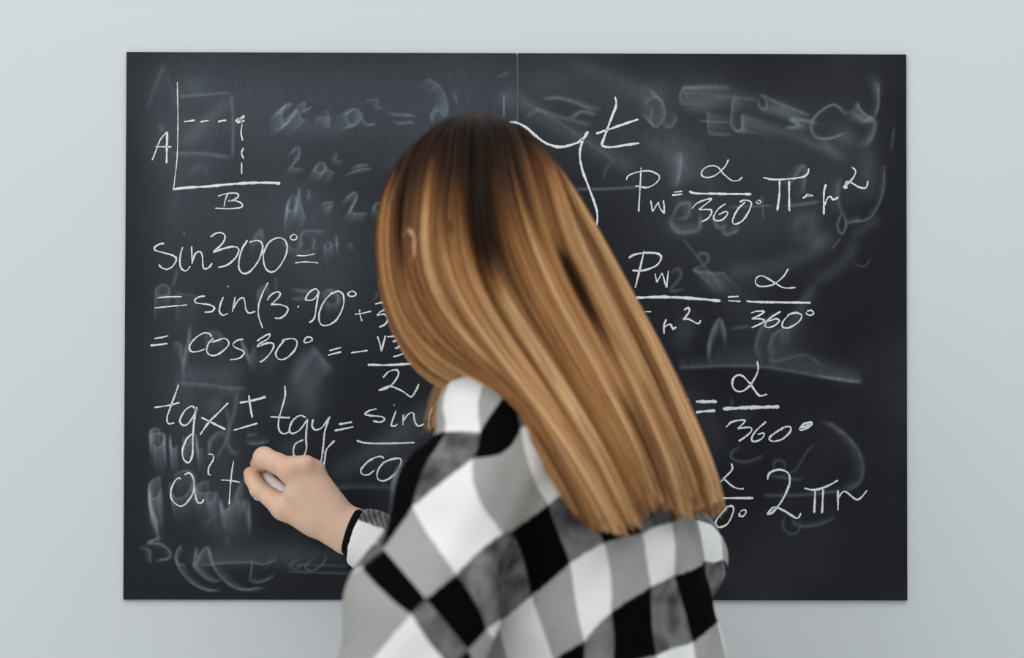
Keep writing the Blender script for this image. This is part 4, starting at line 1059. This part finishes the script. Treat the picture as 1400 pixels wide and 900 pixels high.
def strands(s, depth, wid, tone_add, tlen=None, pull=.45):
    n = len(s)
    # strands gather into locks towards the tips
    NC = 30
    cl = (np.floor(s * NC) + .5) / NC
    sT = s[:, None] + (cl - s)[:, None] * (pull * T[None] ** 1.5)
    wob = .0045 * np.sin(T[None] * (5 + 5 * rng.random((n, 1))) + 6.28 * rng.random((n, 1))) * T[None]
    sT = np.clip(sT + wob, 0, 1)
    allp = np.stack([hair_at(sT[:, k])[:, k] for k in range(NT)], 1)
    inn = inward(allp)
    bulge = .0070 * (smooth1(s, 3, 34) - .5) + .003 * (smooth1(s, 5, 80) - .5)
    env = np.clip(T / .12, 0, 1)[None]
    p = allp + inn * ((depth[:, None] + bulge[:, None] * 1.6) * env)[:, :, None]
    p += (rng.standard_normal((n, 1, 3)) * .0011) * env[:, :, None]
    if tlen is not None:                                   # cut to length
        idx = T[None] * tlen[:, None] * (NT - 1); i = np.clip(idx.astype(int), 0, NT - 2); t = (idx - i)[:, :, None]
        ar = np.arange(n)[:, None]
        p = p[ar, i] * (1 - t) + p[ar, i + 1] * t
    base = .63 + .34 * (smooth1(s, 11, 26) - .5) + .42 * (smooth1(s, 13, 60) - .5)
    tone = base[:, None] + .11 * rng.standard_normal((n, 1)) + tone_add[:, None]
    rootlen = .20 + .22 * np.exp(-((s - .46) / .19) ** 2) + .08 * (smooth1(s, 17, 30) - .5)
    tone = tone * 1.0 + .12 * np.clip((T[None] - .3) / .5, 0, 1)
    rt = np.clip((T[None] - rootlen[:, None] * .35) / (rootlen[:, None] * .9), 0, 1); rt = rt * rt * (3 - 2 * rt)
    tone = .06 + (tone - .06) * rt
    for s0_, w_, t0, t1, a in GAP_SHADE:                         # dark streaks: shade in the gaps between locks, painted into the tone
        m = np.exp(-((s[:, None] - s0_ - (T[None] - t0) * .03) / w_) ** 2) * np.clip((T[None] - t0) / .05, 0, 1) * np.clip((t1 - T[None]) / .12, 0, 1)
        tone = tone * (1 - a * np.clip(m, 0, 1))
    return p, np.clip(tone, 0, 1)
GAP_SHADE = [(.385, .030, .03, .52, .95), (.13, .016, .16, .40, .85), (.585, .012, .40, .66, .85), (.33, .010, .05, .3, .6), (.52, .010, .12, .45, .5), (.27, .010, .1, .4, .5), (.47, .010, .05, .3, .55), (.20, .012, .62, .86, .4), (.53, .014, .75, 1.1, .5), (.64, .012, .7, 1.1, .45), (.09, .012, .75, 1.1, .5)]
GAP_SHADE = [(a * 8 / 9 + 1 / 9, b, c0, c1, d) for a, b, c0, c1, d in GAP_SHADE]
def tubes(p, wid, tone, taper=.35):
    n, m, _ = p.shape
    tg = np.gradient(p, axis=1); tg /= np.linalg.norm(tg, axis=2)[:, :, None] + 1e-9
    ref = rng.standard_normal((n, 1, 3)); u = np.cross(tg, ref + 0 * tg); u /= np.linalg.norm(u, axis=2)[:, :, None] + 1e-9
    v = np.cross(tg, u)
    r = wid[:, None] * (1 - (1 - taper) * np.clip((T[None] - .8) / .2, 0, 1))
    V = []
    for k in range(3):
        a = 2 * math.pi * k / 3
        V.append(p + (u * math.cos(a) + v * math.sin(a)) * r[:, :, None])
    V = np.stack(V, 2)                                     # n, m, 3, 3
    idx = np.arange(n * m * 3).reshape(n, m, 3)
    Fq = np.concatenate([np.stack([idx[:, :-1, k], idx[:, :-1, (k + 1) % 3], idx[:, 1:, (k + 1) % 3], idx[:, 1:, k]], -1).reshape(-1, 4) for k in range(3)])
    return V.reshape(-1, 3), Fq, np.repeat(tone.reshape(-1), 3)
parts = []
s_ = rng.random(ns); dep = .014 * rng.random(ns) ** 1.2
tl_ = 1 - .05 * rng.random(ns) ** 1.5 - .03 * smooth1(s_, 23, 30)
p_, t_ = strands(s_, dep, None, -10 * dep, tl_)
parts.append(tubes(p_, .0005 + .0005 * rng.random(ns), t_))
# fly-aways
nf = 160; sf = rng.random(nf)
p_, t_ = strands(sf, -.003 * rng.random(nf), None, np.zeros(nf), 1 - .15 * rng.random(nf), .1)
parts.append(tubes(p_, np.full(nf, .0003), t_))
# front lock
nl_ = 500
lk = catmull(np.array(lock), .002); L_ = np.linspace(0, len(lk) - 1, NT).astype(int); lk = lk[L_]
offs = (rng.random((nl_, 1, 1)) - .5) * .040 * hf[None, None] + rng.standard_normal((nl_, 1, 3)) * .0035
pl = lk[None] + offs * np.clip(T / .25, .15, 1)[None, :, None]
sc_ = 1 - .14 * rng.random(nl_); idx = T[None] * sc_[:, None] * (NT - 1); i_ = np.clip(idx.astype(int), 0, NT - 2); tt = (idx - i_)[:, :, None]
ar = np.arange(nl_)[:, None]; pl = pl[ar, i_] * (1 - tt) + pl[ar, i_ + 1] * tt
tn = np.clip(.66 + .16 * rng.standard_normal((nl_, 1)) + .15 * T[None], 0, 1) * np.clip(.15 + T[None] * 3, 0, 1)
parts.append(tubes(pl, .0005 + .0004 * rng.random(nl_), tn))
# under-layer: the closed body of hair below the loose strands
su = np.linspace(0, 1, 90)
gp = np.stack([hair_at(su)[:, k] for k in range(NT)], 1)
inn = inward(gp)
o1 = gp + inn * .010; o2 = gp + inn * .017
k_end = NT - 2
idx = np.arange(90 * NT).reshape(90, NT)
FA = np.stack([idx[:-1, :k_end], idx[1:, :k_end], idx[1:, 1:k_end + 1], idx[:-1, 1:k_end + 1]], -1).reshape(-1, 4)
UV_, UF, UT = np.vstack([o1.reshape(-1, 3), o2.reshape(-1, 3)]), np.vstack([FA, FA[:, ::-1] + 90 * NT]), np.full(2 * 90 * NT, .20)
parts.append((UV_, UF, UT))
# cap over the skull, front hairline included
def cap_f(p):
    q = (p - HC) @ HR
    d = ell(HD(0, -.011, .015), (.0690, .0830, .0795), HR)(p)
    face = ell(HD(0, .10, -.035), (.064, .070, .098), HR)(p)
    low = -.045 - q[:, 2]
    d = np.maximum(np.maximum(d, -face), low)
    for s in (1, -1): d = np.maximum(d, -ell(HD(s * .086, -.016, -.008), (.020, .024, .034), HR)(p))
    return d
CV, CF = surface(cap_f, np.arange(HC[0] - .15, HC[0] + .15, .005), np.arange(HC[1] - .15, HC[1] + .15, .005), np.arange(HC[2] - .15, HC[2] + .15, .005), project=1)
parts.append((CV, CF, np.full(len(CV), .12)))
off = 0; VV, FF, TT = [], [], []
for v_, f_, t_ in parts:
    VV.append(v_); FF.append(f_ + off); TT.append(t_); off += len(v_)
hair = link_mesh('hair', np.vstack(VV), np.vstack(FF), hair_m, person, attrs={'tone': np.concatenate(TT)})
hair['label'] = 'long straight blonde hair with dark roots'

# ------------------------------------------------------------------ the piece of chalk in the hand
a_, b_ = P(355, 645, -.018), P(402, 685, -.050)
ax_ = unit(b_ - a_); L_ = np.linalg.norm(b_ - a_)
u_ = unit(np.cross(ax_, [0, 0, 1.])); v_ = np.cross(ax_, u_)
prof = [(0, 0), (0, .0026), (.0008, .0042), (.003, .0058), (.008, .0062), (L_ * .5, .0067), (L_ - .001, .0067), (L_, .0050), (L_, 0)]
V, Fq = [], []
n = 36
for t, r in prof:
    for i in range(n):
        a = 2 * math.pi * i / n
        V.append(a_ + ax_ * t + (u_ * math.cos(a) + v_ * math.sin(a)) * r * (1 + .01 * math.sin(3 * a + t * 300)))
for k in range(len(prof) - 1):
    for i in range(n): Fq.append((k * n + i, k * n + (i + 1) % n, (k + 1) * n + (i + 1) % n, (k + 1) * n + i))
stick = link_mesh('chalk_stick', V, Fq, stick_m)
bm = bmesh.new(); bm.from_mesh(stick.data); bmesh.ops.remove_doubles(bm, verts=bm.verts, dist=1e-6)
bmesh.ops.recalc_face_normals(bm, faces=bm.faces); bm.to_mesh(stick.data); bm.free()
stick['label'] = 'short white stick of chalk held in the writing hand'; stick['category'] = 'chalk'
